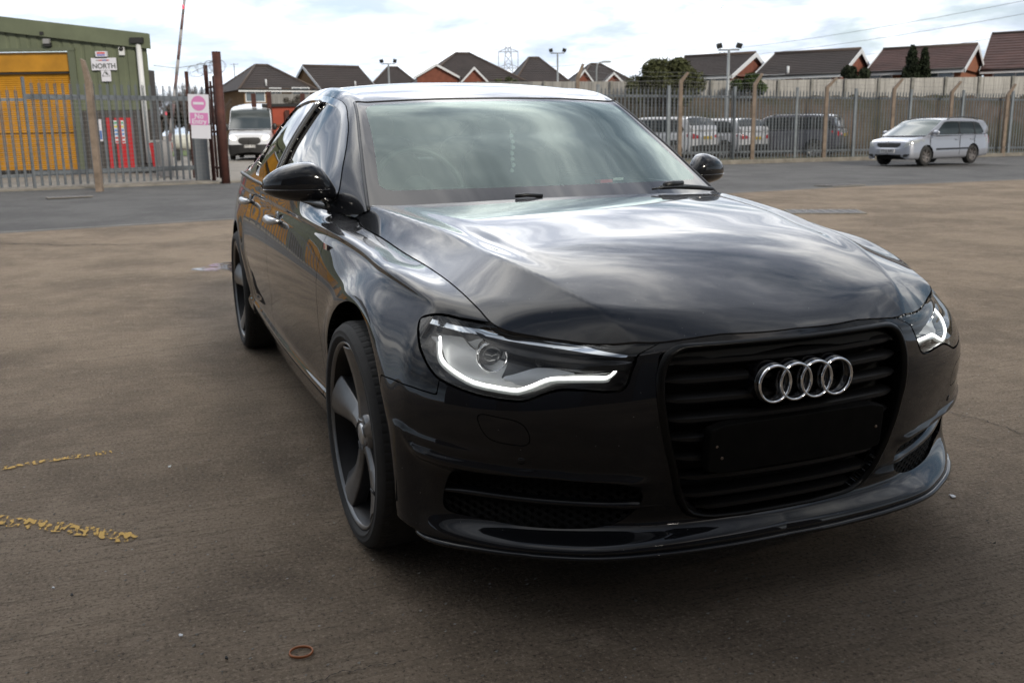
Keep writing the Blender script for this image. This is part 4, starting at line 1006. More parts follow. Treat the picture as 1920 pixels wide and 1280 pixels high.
vergem=mat('verge_soil',(.09,.085,.05),rough=1.,noise=(5,.6),bump=(25,1.,.03))
def W2(l,d): return (CAMP[0]+RH[0]*l+FH[0]*d,CAMP[1]+RH[1]*l+FH[1]*d)
ls=[-420,-200,-100,-50,-25,-10,-3,0,3,4.5,6,8,11,15,20,26,34,45,60,90,150,260,420];ds=[-60,-20,-5,0,4,9,10,11,12,13.5,15,17,19,21,24,28,34,42,55,80,120,200,400,800,1500]
V=[];F=[]
for d in ds:
    for l in ls: x,y=W2(l,d);V.append((x,y,gz(x,y)-.03))
n=len(ls)
for i in range(len(ds)-1):
    for j in range(n-1): F.append((i*n+j,i*n+j+1,(i+1)*n+j+1,(i+1)*n+j))
b_=MB();b_.add(V,[f for f in F]);g=b_.build('ground',fyardm);tag(g,kind='structure')
NE=[gpx(x,y) for x,y in ((0,438),(430,412))]+[gpx(1390,362),gpx(1600,350),gpx(1919,337)]
NE=[NE[0]+(NE[0]-NE[1])/np.linalg.norm(NE[1]-NE[0])*40]+NE+[NE[-1]+(NE[-1]-NE[-2])/np.linalg.norm(NE[-1]-NE[-2])*60]
fa,fb=gpx(0,359),gpx(1357,308);fdir=(fb-fa)/np.linalg.norm(fb-fa)
FE=[fa-fdir*45,fb+fdir*70]
def lerp(P,t):
    P=np.array(P);s=np.r_[0,np.cumsum(np.linalg.norm(np.diff(P[:,:2],axis=0),axis=1))];s/=s[-1]
    return np.array([np.interp(t,s,P[:,c]) for c in range(3)])
def strip(name,A,B,m,off,n=60,k=6,kind='structure',par=None):
    V=[];F=[]
    for i in range(n+1):
        a=lerp(A,i/n);c=lerp(B,i/n)
        for j in range(k+1):
            p=a+(c-a)*j/k;V.append((p[0],p[1],gz(p[0],p[1])+off))
    for i in range(n):
        for j in range(k): F.append((i*(k+1)+j,(i+1)*(k+1)+j,(i+1)*(k+1)+j+1,i*(k+1)+j+1))
    b_=MB();b_.add(V,F);o=b_.build(name,m,par)
    if kind: tag(o,kind=kind)
    return o
back=[np.array([*W2(-60,-25),0]),np.array([*W2(90,-25),0])]
strip('yard',back,NE,yardm,0.,70,50)
strip('road',NE,FE,roadm,-.012,80,10)
fn=np.array([-fdir[1],fdir[0],0]);fn=fn if fn@FH>0 else -fn
# kerb at the far side of the road with a verge behind
def kerbline(name,A,Bv,off,h,wd,label=None,grp=None):
    n=40;V=[];F=[]
    for i in range(n+1):
        p=A+(Bv-A)*i/n;z=gz(p[0],p[1])+off
        for dd,zz in ((0,-.05),(0.012,h-.015),(.03,h),(wd,h),(wd,-.05)):
            q=p+fn*dd;V.append((q[0],q[1],z+zz))
    for i in range(n):
        for j in range(4): F.append((i*5+j,(i+1)*5+j,(i+1)*5+j+1,i*5+j+1))
    b_=MB();b_.add(V,F);return tag(b_.build(name,kerbm),kind='structure')
kA=gpx(1180,311);kA=fa+fdir*float((kA-fa)@fdir)
kerbline('kerb',kA,FE[1],-.01,.13,.16)
kerbline('kerb',FE[0],kA-fdir*.02,-.01,.035,.14)
strip('verge',[kA+fn*.16,FE[1]+fn*.16],[kA+fn*3.,FE[1]+fn*3.],vergem,.085,50,3)
strip('pavement',[FE[0]+fn*.14,kA+fn*.14],[FE[0]+fn*1.5,kA+fn*1.5],groundmat('pavement_concrete',(.25,.22,.18),(.16,.14,.11),(.33,.30,.26),.3,.4),.01,40,3)
# thin pale edging between yard and road
strip('edging',[p+np.array([0,0,0]) for p in NE],[p+np.array([FH[0],FH[1],0])*.10 for p in NE],kerbm,.012,80,1)
# yellow worn lines
def wornpaint():
    m=bpy.data.materials.new('worn_yellow_paint');m.use_nodes=True;t=m.node_tree;b=t.nodes['Principled BSDF'];b.inputs['Roughness'].default_value=.8
    b.inputs['Base Color'].default_value=(.44,.265,.05,1)
    c=t.nodes.new('ShaderNodeTexCoord');n=t.nodes.new('ShaderNodeTexNoise');n.inputs['Scale'].default_value=26;n.inputs['Detail'].default_value=6;n.inputs['Roughness'].default_value=.65
    mp=t.nodes.new('ShaderNodeMapping');mp.inputs['Rotation'].default_value=(0,0,R(28));mp.inputs['Scale'].default_value=(1,2.2,1);t.links.new(c.outputs['Object'],mp.inputs[0]);t.links.new(mp.outputs[0],n.inputs[0])
    r=t.nodes.new('ShaderNodeMapRange');r.inputs[1].default_value=.49;r.inputs[2].default_value=.54;t.links.new(n.outputs[0],r.inputs[0])
    tr=t.nodes.new('ShaderNodeBsdfTransparent');mx=t.nodes.new('ShaderNodeMixShader');t.links.new(r.outputs[0],mx.inputs[0]);t.links.new(tr.outputs[0],mx.inputs[1]);t.links.new(b.outputs[0],mx.inputs[2]);t.links.new(mx.outputs[0],t.nodes['Material Output'].inputs[0]);return m
wy=wornpaint()
for pts,wd,lb in (([gpx(-260,940),gpx(0,880),gpx(90,864),gpx(210,848)],.036,'worn yellow line painted on the yard, the straighter upper one'),([gpx(-150,952),gpx(0,976),gpx(120,990),gpx(250,1012)],.060,'flaking yellow line painted on the yard, the more broken lower one')):
    V=[];F=[]
    pts=[np.array(p) for p in pts];n=40
    for i in range(n+1):
        p=lerp(pts,i/n);q=lerp(pts,min(1,i/n+.02))-lerp(pts,max(0,i/n-.02));q/=np.linalg.norm(q);nn_=np.array([-q[1],q[0],0])
        w_=wd*(.5+.12*math.sin(i*1.7)+.1*random.random());V+=[tuple(p+nn_*w_+[0,0,.004]),tuple(p-nn_*w_+[0,0,.004])]
    for i in range(n): F.append((2*i,2*i+2,2*i+3,2*i+1))
    b_=MB();b_.add(V,F);o=b_.build('painted_line',wy);tag(o,lb,'road marking','worn yellow paint lines')
# joints and cracks in the concrete
ckm=mat('crack_dirt',(.022,.019,.016),rough=1.)
def crack(P,wd,name='crack'):
    P=[gpx(*p) for p in P];V=[];F=[];n=60
    for i in range(n+1):
        p=lerp(P,i/n);q=lerp(P,min(1,i/n+.02))-lerp(P,max(0,i/n-.02));q/=np.linalg.norm(q)+1e-9;nn_=np.array([-q[1],q[0],0]);j=(math.sin(i*.31+P[0][0])+.6*math.sin(i*.83+P[0][1]))*wd*1.1;w_=wd*(.32+.25*math.sin(i*1.9)*math.sin(i*.37))
        V+=[(*(p+nn_*(j+w_))[:2],p[2]+.004),(*(p+nn_*(j-w_))[:2],p[2]+.004)]
    for i in range(n): F.append((2*i,2*i+2,2*i+3,2*i+1))
    b_=MB();b_.add(V,F);return tag(b_.build(name,ckm),kind='structure')
for P,wd in (([(1640,515),(1720,524),(1840,545),(1919,562)],.008),([(1650,470),(1740,470),(1919,480)],.012),([(1380,366),(1480,372),(1548,378)],.02),([(0,456),(120,460),(300,458)],.03),([(1760,770),(1850,790),(1919,815)],.006),([(225,590),(330,588),(435,572)],.007),([(0,690),(180,676),(420,640)],.005),([(560,1290),(640,1262),(760,1240)],.004),([(1560,430),(1660,432),(1790,425)],.015)): crack(P,wd)
# puddle, covers
pd=gpx(430,503)
b_=MB();V=[]
for k in range(40):
    a=2*math.pi*k/40;r=1.25+.22*math.sin(3*a+1)+.15*math.sin(7*a);V.append((pd[0]+.40*math.cos(a)*r,pd[1]+.45*math.sin(a)*r+.35,pd[2]+.004))
b_.add(V,[tuple(range(40))])
pm=bpy.data.materials.new('puddle_water');pm.use_nodes=True;t=pm.node_tree;b=t.nodes['Principled BSDF'];b.inputs['Base Color'].default_value=(.03,.03,.03,1);b.inputs['Roughness'].default_value=.10
c=t.nodes.new('ShaderNodeTexCoord');n=t.nodes.new('ShaderNodeTexNoise');n.inputs['Scale'].default_value=9;n.inputs['Detail'].default_value=8;n.inputs['Roughness'].default_value=.75;t.links.new(c.outputs['Object'],n.inputs[0])
r=t.nodes.new('ShaderNodeMapRange');r.inputs[1].default_value=.47;r.inputs[2].default_value=.49;t.links.new(n.outputs[0],r.inputs[0]);tr=t.nodes.new('ShaderNodeBsdfTransparent');mx=t.nodes.new('ShaderNodeMixShader')
t.links.new(r.outputs[0],mx.inputs[0]);t.links.new(tr.outputs[0],mx.inputs[1]);t.links.new(b.outputs[0],mx.inputs[2]);t.links.new(mx.outputs[0],t.nodes['Material Output'].inputs[0])
tag(b_.build('puddle',pm),kind='structure')
def cover(px,py,w_,l_,rz,label,slots=7,name='drain_cover'):
    p=gpx(px,py);T=thing(name,label,'drain cover',(p[0],p[1],p[2]+.006),rz,'iron covers in the ground')
    b_=MB();b_.box((0,0,.0),(l_,w_,.012));pl=b_.build('cover_plate',mat('cast_iron',(.05,.045,.042),rough=.6,noise=(20,.4)),T)
    b_=MB()
    for i in range(slots):
        for j in range(3): b_.box((-l_/2+l_*(i+.7)/(slots+.4),-w_/2+w_*(j+.5)/3,.008),(l_/slots*.45,w_/4,.006))
    b_.build('raised_tread',mat('cast_iron_light',(.08,.07,.065),rough=.5),T)
    b_=MB()
    for sx in (-1,1): b_.box((sx*(l_/2+.02),0,.002),(.035,w_+.07,.012))
    for sy in (-1,1): b_.box((0,sy*(w_/2+.02),.002),(l_,.035,.012))
    b_.build('frame',kerbm,T)
rz_=math.atan2(fdir[1],fdir[0])
cover(130,370,.45,.75,rz_,'slotted iron road gully grate near the left fence')
cover(1545,398,.60,.95,R(60),'square iron manhole cover in the concrete behind the bonnet')
cover(1575,348,.45,.9,rz_,'rough iron cover at the edge of the road, in front of the silver estate')
# rubber ring, litter
p=gpx(565,1225);b_=MB();n=40
V=[Vector((p[0]+.0245*math.cos(a)*(1+.05*math.sin(2*a)),p[1]+.0265*math.sin(a),p[2]+.005)) for a in np.linspace(0,2*math.pi,n+1)]
b_.tube(V,.0022,6,caps=False,flat=1.6);tag(b_.build('rubber_ring',mat('rust_orange',(.30,.10,.03),rough=.5)),'orange brown ring lying on the concrete in front of the car','ring')
def scrap(px,py,s,m,label,name='litter_scrap'):
    p=gpx(px,py);b_=MB();k=7;V=[];
    for i in range(k):
        a=2*math.pi*i/k;r=s*random.uniform(.5,1);V.append((p[0]+r*math.cos(a),p[1]+r*math.sin(a)*.7,p[2]+.003+random.random()*.004))
    V2=[(x,y,z+.003) for x,y,z in V]
    b_.add(V+V2,[tuple(range(k-1,-1,-1)),tuple(range(k,2*k))]+[(i,(i+1)%k,k+(i+1)%k,k+i) for i in range(k)]);tag(b_.build(name,m),label,'litter')
wm=mat('litter_white',(.55,.56,.58),rough=.6);bm=mat('litter_dark',(.015,.015,.015),rough=.8)
scrap(340,1195,.009,wm,'small white scrap lying left of the orange ring');scrap(100,1105,.008,wm,'tiny white chip on the concrete at the lower left')
scrap(135,1119,.007,bm,'small black crumb beside the tiny white chip');scrap(1785,932,.022,wm,'white flake on the concrete just off the car front corner')
scrap(318,877,.010,wm,'pale chip lying past the end of the yellow line');scrap(425,1238,.008,bm,'small dark crumb left of the orange ring')
# scattered grit near the camera
b_=MB();random.seed(11)
for k in range(900):
    px,py=random.uniform(-50,1960),random.uniform(560,1300)**1.0
    p=gpx(px,py);s=random.uniform(.0015,.0045)*(1+.3*random.random());V=[]
    for a,bz in ((0,0),(2.1,0),(4.2,0),(1,1)): V.append((p[0]+s*math.cos(a),p[1]+s*math.sin(a),p[2]+.001+bz*s))
    b_.add(V,[(0,1,3),(1,2,3),(2,0,3)])
tag(b_.build('grit',mat('grit_stone',(.20,.19,.17),rough=.9,noise=(40,.8))),kind='stuff')
# ------------------------------------------------------------------ fences
galv=mat('galvanised_steel',(.125,.142,.16),rough=.55,metal=.35,noise=(2.5,.3))
galvl=mat('galvanised_post',(.20,.225,.245),rough=.5,metal=.35,noise=(2.5,.3))
conc=mat('post_concrete',(.20,.155,.12),rough=.95,noise=(4,.4),bump=(20,.5))
rust=mat('rusty_steel',(.065,.022,.016),rough=.75,noise=(5,.5),bump=(40,.4,.004))
wirem=mat('wire_grey',(.22,.22,.22),rough=.5,metal=.6)
def palisade(A,B,h,pitch,name,label,rails,postevery=None,m=galv,pw=.065,cat='fence'):
    A=np.array(A);B=np.array(B);Ld=np.linalg.norm((B-A)[:2]);u=(B-A)/Ld;nn_=np.array([-u[1],u[0],0]);nn_=nn_ if nn_@FH<0 else -nn_
    T=thing(name,label,cat,tuple(A));n=int(Ld/pitch)
    fr=lambda s,off,z:(Vector((u[0]*s+nn_[0]*off,u[1]*s+nn_[1]*off,0+z)))
    b_=MB()
    for i in range(n+1):
        s=i*Ld/n;zg=gz(A[0]+u[0]*s,A[1]+u[1]*s)-A[2]
        P=[(-pw/2,.06),(-pw/4,.045),(0,.06),(pw/4,.045),(pw/2,.06),(pw/2,h-.16),(pw/2-.004,h-.09),(pw*.16,h-.06),(0,h),(-pw*.16,h-.06),(-pw/2+.004,h-.09),(-pw/2,h-.16)]
        o=fr(s,.02,zg);ux=Vector((u[0],u[1],0))
        # W section: three facets
        for x0,x1,y0,y1 in ((-pw/2,-pw/6,-.012,.004),(-pw/6,pw/6,.004,.004),(pw/6,pw/2,.004,-.012)):
            tops=h-.11 if abs(x0+x1)>.01 else h
            V=[o+ux*x0+Vector(nn_)*y0+Vector((0,0,.05)),o+ux*x1+Vector(nn_)*y1+Vector((0,0,.05)),o+ux*x1*(1 if abs(x0+x1)>.01 else .3)+Vector(nn_)*y1+Vector((0,0,tops if abs(x0+x1)>.01 else h-.02)),o+ux*x0*(1 if abs(x0+x1)>.01 else .3)+Vector(nn_)*y0+Vector((0,0,tops if abs(x0+x1)>.01 else h-.02))]
            W_=[v-Vector(nn_)*.004 for v in V];b_.add(V+W_,[(0,1,2,3),(7,6,5,4),(0,4,5,1),(1,5,6,2),(2,6,7,3),(3,7,4,0)])
    b_.build('pale_panel',m,T)
    for z in rails:
        b_=MB();z0=0;z1=gz(B[0],B[1])-A[2]
        V=[fr(0,0,z-.035),fr(Ld,0,z-.035+z1),fr(Ld,0,z+.035+z1),fr(0,0,z+.035)];W_=[v-Vector(nn_)*.04 for v in V]
        b_.add(V+W_,[(0,1,2,3),(7,6,5,4),(0,4,5,1),(1,5,6,2),(2,6,7,3),(3,7,4,0)]);b_.build('rail',m,T)
    if postevery:
        k=int(Ld/postevery)
        for i in range(k+1):
            s=i*Ld/k;zg=gz(A[0]+u[0]*s,A[1]+u[1]*s)-A[2];b_=MB();M_=None
            b_.box((0,0,h/2),(.10,.06,h+.04),rz=math.atan2(u[1],u[0]));b_.build('post',galvl,T,loc=fr(s,-.06 if 0 else .045,zg))
    return T
A0=gpx(-420,374);A1=gpx(66,353.5);A2=gpx(392,337.5)
palisade(A0,A1,2.35,.172,'palisade_fence','grey steel palisade fence left of the yard gate, in front of the yellow door',(.30,2.03),None)
G1=palisade(A1,A2,2.52,.172,'palisade_gate','tall grey palisade gate leaf with thick rails across the yard entrance',(.34,2.10),None)
u_=(A2-A1)/np.linalg.norm(A2-A1)
for z in (.34,2.10):
    b_=MB();b_.box((0,0,0),(float(np.linalg.norm(A2-A1)),.05,.12),rz=math.atan2(u_[1],u_[0]));b_.build('rail',galv,G1,loc=Vector((A2-A1)/2)+Vector((0,0,z))-Vector(FH)*-.06)
b_=MB();b_.box((0,0,1.05),(.36,.12,2.1),rz=math.atan2(u_[1],u_[0]));b_.build('gate_post_box',mat('gate_box_grey',(.12,.135,.15),rough=.6),G1,loc=Vector(gpx(383,338)-A1)-Vector(FH)*.10)
b_=MB();b_.box((0,0,1.27),(.06,.06,2.55),rz=math.atan2(u_[1],u_[0]));b_.build('post',galv,G1,loc=Vector((0,0,0)))
R1=gat(1120,33.6);R2=gat(2420,49.0)
palisade(R1,R2,2.62,.152,'palisade_fence','long grey palisade fence on the far side of the road, cars parked behind it',(.33,2.28),2.72,pw=.062)
# mesh between cranked concrete posts
def wiremesh(A,B,h,pitch,label,arms=None):
    A=np.array(A);B=np.array(B);Ld=np.linalg.norm((B-A)[:2]);u=(B-A)/Ld;b_=MB();w_=.0022
    n=int(Ld/pitch)
    for i in range(n+1):
        p=A+u*(i*Ld/n);z=gz(p[0],p[1]);b_.add([(p[0]-u[0]*w_,p[1]-u[1]*w_,z+.05),(p[0]+u[0]*w_,p[1]+u[1]*w_,z+.05),(p[0]+u[0]*w_,p[1]+u[1]*w_,z+h),(p[0]-u[0]*w_,p[1]-u[1]*w_,z+h),(p[0]+FH[0]*.004,p[1]+FH[1]*.004,z+.05),(p[0]+FH[0]*.004,p[1]+FH[1]*.004,z+h)],[(0,1,2,3),(1,4,5,2),(4,0,3,5)])
    k=int(h/pitch)
    za,zb=gz(A[0],A[1]),gz(B[0],B[1])
    for i in range(k+1):
        z=.05+i*(h-.05)/k;b_.add([(A[0],A[1],za+z-w_),(B[0],B[1],zb+z-w_),(B[0],B[1],zb+z+w_),(A[0],A[1],za+z+w_),(A[0]+FH[0]*.004,A[1]+FH[1]*.004,za+z),(B[0]+FH[0]*.004,B[1]+FH[1]*.004,zb+z)],[(0,1,2,3),(0,1,5,4),(4,5,2,3)])
    o=b_.build('wire_mesh',wirem);tag(o,label,'wire fence');return o
wl=wiremesh(gpx(-420,378)+FH*0,gpx(400,338.5),2.05,.10,'fine wire mesh stretched in front of the grey palisade gate')
wr_=wiremesh(gat(1100,33.0),gat(2050,43.6),2.75,.11,'fine wire mesh between the cranked concrete posts by the far kerb')
def cranked(px,dep,yk,pxt,yt,label,w_=.13):
    p=gat(px,dep);T=thing('concrete_post',label,'fence post',tuple(p),math.atan2(RH[1],RH[0]),'cranked concrete fence posts')
    zk=hz(px,yk,dep)-p[2];top=at(pxt,yt,dep);l=(pxt-px)/FPX*dep*.72;zt=top[2]-p[2]
    b_=MB();h=w_/2
    V=[(-h,-h,-.1),(h,-h,-.1),(h,h,-.1),(-h,h,-.1),(-h*.9,-h,zk),(h*.9,-h,zk-.05),(h*.9,h,zk-.05),(-h*.9,h,zk),(l-h*.55,-h*.8,zt),(l+h*.6,-h*.8,zt-.04),(l+h*.6,h*.8,zt-.04),(l-h*.55,h*.8,zt)]
    b_.add(V,[(3,2,1,0),(0,1,5,4),(1,2,6,5),(2,3,7,6),(3,0,4,7),(4,5,9,8),(5,6,10,9),(6,7,11,10),(7,4,8,11),(8,9,10,11)])
    b_.build('post_shaft',conc,T,bevel=.012)
    return p,l,zk,zt
labs=['cranked concrete post rising behind the black car roof','cranked concrete post beside the nearer white parked car','cranked concrete post right of the second white car','cranked concrete post in front of the dark parked car','cranked concrete post just left of the silver estate','cranked concrete post behind the roof of the silver estate','cranked concrete post right of the silver estate, near the picture edge']
cps=[(1083,32.6,146,1097,119),(1275,33.6,152,1292,135),(1412,34.9,158,1430,137),(1547,36.3,163,1570,145),(1672,37.8,166,1691,147),(1780,39.2,172,1800,152),(1884,40.8,178,1901,157)]
tops=[]
for (a,d,yk,xt,yt),lb in zip(cps,labs): cranked(a,d,yk,xt,yt,lb);tops.append((a,d,yk,xt,yt))
# barbed strands
b_=MB()
for f_ in (.15,.55,.95):
    pts=[at(a+(xt-a)*f_*.85,yk+(yt-yk)*f_,d) for a,d,yk,xt,yt in tops];q=[]
    for a,b in zip(pts[:-1],pts[1:]):
        for t in np.linspace(0,1,6)[:-1]: c=a+(b-a)*t;q.append((c[0],c[1],c[2]-.10*math.sin(math.pi*t)))
    q.append(tuple(pts[-1]));b_.tube(q,.0045,4,smooth=False)
tag(b_.build('barbed_wire',wirem),'three sagging barbed wire strands along the arms of the right-hand concrete posts','barbed wire')
cranked(175,21.6,150,166,110,'leaning cranked concrete post in front of the left palisade gate',.14)
# rusty pole, steel posts of the gateway
def pole(px,pyb,dep,pyt,r,m,name,label,cat,n=20,dx=0.):
    p=gat(px,dep);z=hz(px,pyt,dep)-p[2];b_=MB();b_.tube([(0,0,-.1),(dx,0,z)],r,n);b_.tube([(dx,0,z),(dx,0,z+.012)],[r*1.04,r*1.0],n);o=b_.build(name,m,loc=tuple(p));tag(o,label,cat);return o
pole(416,337,24.4,98,.105,rust,'rusty_pole','thick round rust-brown pole standing at the yard gateway','pole')
def ibeam(px,dep,pyt,w_,label,lean=0.):
    p=gat(px,dep);z=hz(px,pyt,dep)-p[2];b_=MB();b_.box((0,0,z/2),(w_,.02,z));b_.box((-w_/2,0,z/2),(.015,w_*.9,z));b_.box((w_/2,0,z/2),(.015,w_*.9,z))
    o=b_.build('steel_post',rust,loc=tuple(p));o.rotation_euler=(0,0,math.atan2(RH[1],RH[0]));tag(o,label,'steel post','rusty steel posts by the gateway');return p,z
ibeam(394,25.5,122,.075,'rusty steel post with barbed wire just left of the round pole')
ibeam(358,27.5,134,.07,'shorter rusty steel post behind the no entry sign')
b_=MB()
q=[at(288,123,25),at(330,128,25),at(370,122,25),at(412,114,24.4)]
b_.tube([tuple(a) for a in [lerp(q,t) for t in np.linspace(0,1,12)]],.006,4)
q=[at(360,136,26.5),at(378,128,26),at(392,124,25.5),at(412,118,24.4)];b_.tube([tuple(lerp(q,t)) for t in np.linspace(0,1,10)],.006,4)
for k in range(26):
    c=lerp([at(360,136,26.5),at(392,126,25.5),at(412,125,24.4)],k/25);rr=.16;b_.tube([(c[0]+RH[0]*rr*math.cos(a+k),c[1]+RH[1]*rr*math.cos(a+k),c[2]+rr*math.sin(a+k)) for a in np.linspace(0,2.4,6)],.004,4)
tag(b_.build('barbed_wire',wirem),'loose coils of barbed wire between the rusty posts of the gateway','barbed wire')
# open steel gate seen edge-on
GT=thing('steel_gate','narrow brown steel gate standing open beside the round rusty pole','gate',tuple(gat(399,25.2)))
p0=gat(399,25.2);
for px,dep,zt in ((401,25.2,2.5),(407,24.8,2.6)):
    q=gat(px,dep)-p0;b_=MB();b_.tube([(0,0,.1),(0,0,zt)],.03,8);b_.build('gate_stile',rust,GT,loc=tuple(q))
q0,q1=gat(398,25.4)-p0,gat(412,24.6)-p0
for z in (.35,1.25,2.35):
    b_=MB();b_.tube([(q0[0],q0[1],z),(q1[0],q1[1],z)],.03,8);b_.build('gate_bar',rust,GT)
# ---- no entry sign
c=gat(370,22.6)+np.array([0,0,0]);ux=RH
SG=thing('no_entry_sign','white board with a pink no entry disc and pink panel on the gate post','sign',(c[0],c[1],0),math.atan2(RH[1],RH[0]))
pink=mat('faded_pink',(.55,.20,.42),rough=.5);wht=mat('sign_white',(.62,.62,.68),rough=.45)
wS=.47;z1=hz(367,177,22.6);z0=hz(372,232,22.6);zl=hz(374,260,22.6)
rotS=Matrix.Rotation(R(2.2),4,'Y')
b_=MB();b_.box((0,0,(z0+z1)/2),(wS,.006,z1-z0));b_.build('sign_board',wht,SG).matrix_local=rotS
b_=MB();b_.box((.03,0,(z0+zl)/2-.01),(wS*.93,.006,z0-zl-.02));b_.build('blank_board',wht,SG).matrix_local=rotS
b_=MB();zc_=z1-.20
b_.lathe([(-.004,.0005),(-.004,.165),(.0,.165)],(0,-.004,zc_),'y',40,smooth=False);D=b_.build('pink_disc',pink,SG);D.matrix_local=rotS
b_=MB();b_.box((0,-.011,zc_),(.24,.004,.055));b_.build('white_bar',wht,SG).matrix_local=rotS
b_=MB();b_.box((0,-.005,zc_-.345),(wS*.88,.006,.27));b_.build('pink_panel',pink,SG).matrix_local=rotS
for tx,dz in (('No',-.29),('Entry',-.405)):
    text(tx,.155,rotS@Matrix.Translation((0,-.010,zc_+dz))@Matrix.Rotation(R(90),4,'X'),wht,SG,ext=.001)
# ------------------------------------------------------------------ green factory unit
gcl=mat('green_cladding',(.115,.132,.082),rough=.55,noise=(.8,.2));gcd=mat('green_flashing',(.10,.115,.075),rough=.55)
yel=mat('yellow_door',(.40,.19,.012),rough=.5,noise=(1.2,.22));blk=mat('rubber_black',(.02,.02,.02),rough=.6);whp=mat('white_pvc',(.62,.63,.63),rough=.5)
brk=mat('dark_plinth',(.05,.045,.042),rough=.8,noise=(6,.3))
cor=gat(288,32.4);
BD=thing('factory_unit','olive green metal clad industrial unit with yellow roller doors','building',tuple(cor),math.atan2(RH[1],RH[0]))
# local: x to the right of the picture, y away from the camera, z up
def fx_(px,dep=32.4): return (px-288)/FPX*dep
def fz(py,px=200,dep=32.4): return hz(px,py,dep)-cor[2]
LW=-34.;slope=math.tan(R(7.2));zR=fz(70,275);
def roofz(x): return zR-slope*x if x>-17 else zR+17*slope-slope*(-17-x)
zP=fz(207,200)
b_=MB();pitch=.165*2;x=0.
def clad(x0,x1,z0,z1f,y=0.):
    n=int((x1-x0)/pitch)
    for i in range(n):
        a=x0+(x1-x0)*i/n;w_=(x1-x0)/n
        xs_=[a,a+w_*.12,a+w_*.2,a+w_*.8,a+w_*.88,a+w_];ys_=[.0,.0,-.032,-.032,0.,0.];ys_=[.03,.03,0,0,.03,.03]
        V=[(q,y+yy,z0) for q,yy in zip(xs_,ys_)]+[(q,y+yy,z1f(q)) for q,yy in zip(xs_,ys_)];k=6
        b_.add(V,[(j,j+1,k+j+1,k+j) for j in range(k-1)])
dR=fx_(147);dT=fz(96,140);dL=dR-5.2
clad(dR+.12,0,zP,roofz);clad(dL-.1,dR+.12,dT,roofz)
d2R=dL-2.6;d2L=d2R-5.2
clad(d2R,dL-.1,zP,roofz);clad(d2L,d2R,dT,roofz);d3R=d2L-2.6;d3L=d3R-5.2;clad(d3R,d2L,zP,roofz);clad(d3L,d3R,dT,roofz);clad(LW,d3L,zP,roofz)
WL=b_.build('cladding_wall',gcl,BD)
b_=MB();
for a,c in ((dR+.1,0),(d2R,dL-.1),(d3R,d2L),(LW,d3L)): b_.box(((a+c)/2,.07,zP/2),(c-a,.10,zP))
b_.box((LW/2-.6,2.7,2.),(abs(LW)-1.6,3.6,3.));b_.build('plinth_wall',brk,BD)
b_=MB();b_.add([(0,.02,0),(-2.4,5,0),(-2.4,5,zR),(0,.02,zR)],[(0,1,2,3)]);b_.build('side_wall',gcl,BD)
b_=MB()
P=[(0.15,zR-.02),(-17,roofz(-17)),(LW,roofz(LW))]
for (xa,za),(xb,zb) in zip(P[:-1],P[1:]):
    b_.add([(xa,-.12,za),(xb,-.12,zb),(xb-2.4,5,zb),(xa-2.4,5,za),(xa,-.12,za+.12),(xb,-.12,zb+.12),(xb-2.4,5,zb+.12),(xa-2.4,5,za+.12)],[(0,1,5,4),(4,5,6,7),(0,3,2,1),(0,4,7,3)])
RF=b_.build('roof',gcd,BD)
b_=MB()
for (xa,za),(xb,zb) in zip(P[:-1],P[1:]): b_.add([(xa+.05,-.15,za-.36),(xb,-.15,zb-.36),(xb,-.15,zb+.10),(xa+.05,-.15,za+.10),(xa+.05,-.02,za-.36),(xb,-.02,zb-.36)],[(0,1,2,3),(0,4,5,1)])
b_.build('verge_flashing',gcl,BD)
for L_x,R_x in ((dL,dR),(d2L,d2R),(d3L,d3R)):
    b_=MB();n=46
    for i in range(n):
        za=.1+(dT-.75)*i/n;zb=.1+(dT-.75)*(i+1)/n
        b_.add([(L_x,.22,za),(R_x,.22,za),(R_x,.20,za+(zb-za)*.5),(L_x,.20,za+(zb-za)*.5),(L_x,.22,zb),(R_x,.22,zb)],[(0,1,2,3),(3,2,5,4)])
    b_.box(((L_x+R_x)/2,.15,dT-.32),(R_x-L_x,.16,.60));b_.box(((L_x+R_x)/2,.16,1.35),(R_x-L_x,.06,.05))
    DO=b_.build('roller_door',yel,BD)
    b_=MB();b_.box(((L_x+R_x)/2,.13,dT-.66),(R_x-L_x,.05,.05));b_.box(((L_x+R_x)/2,.2,.05),(R_x-L_x,.1,.12));b_.build('door_seal',blk,DO)
    b_=MB();b_.box((R_x+.12,-.02,dT/2+.05),(.22,.14,dT+.10));b_.box((L_x-.05,-.02,dT/2),(.12,.14,dT));b_.box(((L_x+R_x)/2+.03,-.03,dT+.05),(R_x-L_x+.42,.16,.09));b_.build('door_surround',gcd,BD)
b_=MB();xg=fx_(277);b_.tube([(xg,-.12,fz(85)),(xg,-.12,.3)],.085,12);b_.build('downpipe',whp,BD)
b_=MB();b_.box((fx_(276),-.15,fz(78)),(.42,.22,.17));b_.build('gutter_end',blk,BD)
def bbox(name,px0,py0,px1,py1,m,th=.03,y=-.05,par=None):
    x0,x1=fx_(px0),fx_(px1);z1_,z0_=fz(py0,(px0+px1)/2),fz(py1,(px0+px1)/2);b_=MB();b_.box(((x0+x1)/2,y,(z0_+z1_)/2),(x1-x0,th,z1_-z0_));return b_.build(name,m,par or BD),(x0+x1)/2,(z0_+z1_)/2,x1-x0,z1_-z0_
ns_,xc,zc2,ww,hh=bbox('name_board',188,109,233,132,wht,.03,-.06)
tag(ns_,label='white board on the green wall reading NORTH')
dkt=mat('letter_dark',(.05,.06,.055),rough=.6)
text('NORTH',.215,Matrix.Translation((xc,-.08,zc2-.07))@Matrix.Rotation(R(90),4,'X'),dkt,ns_,ext=.002,xs=1.0)
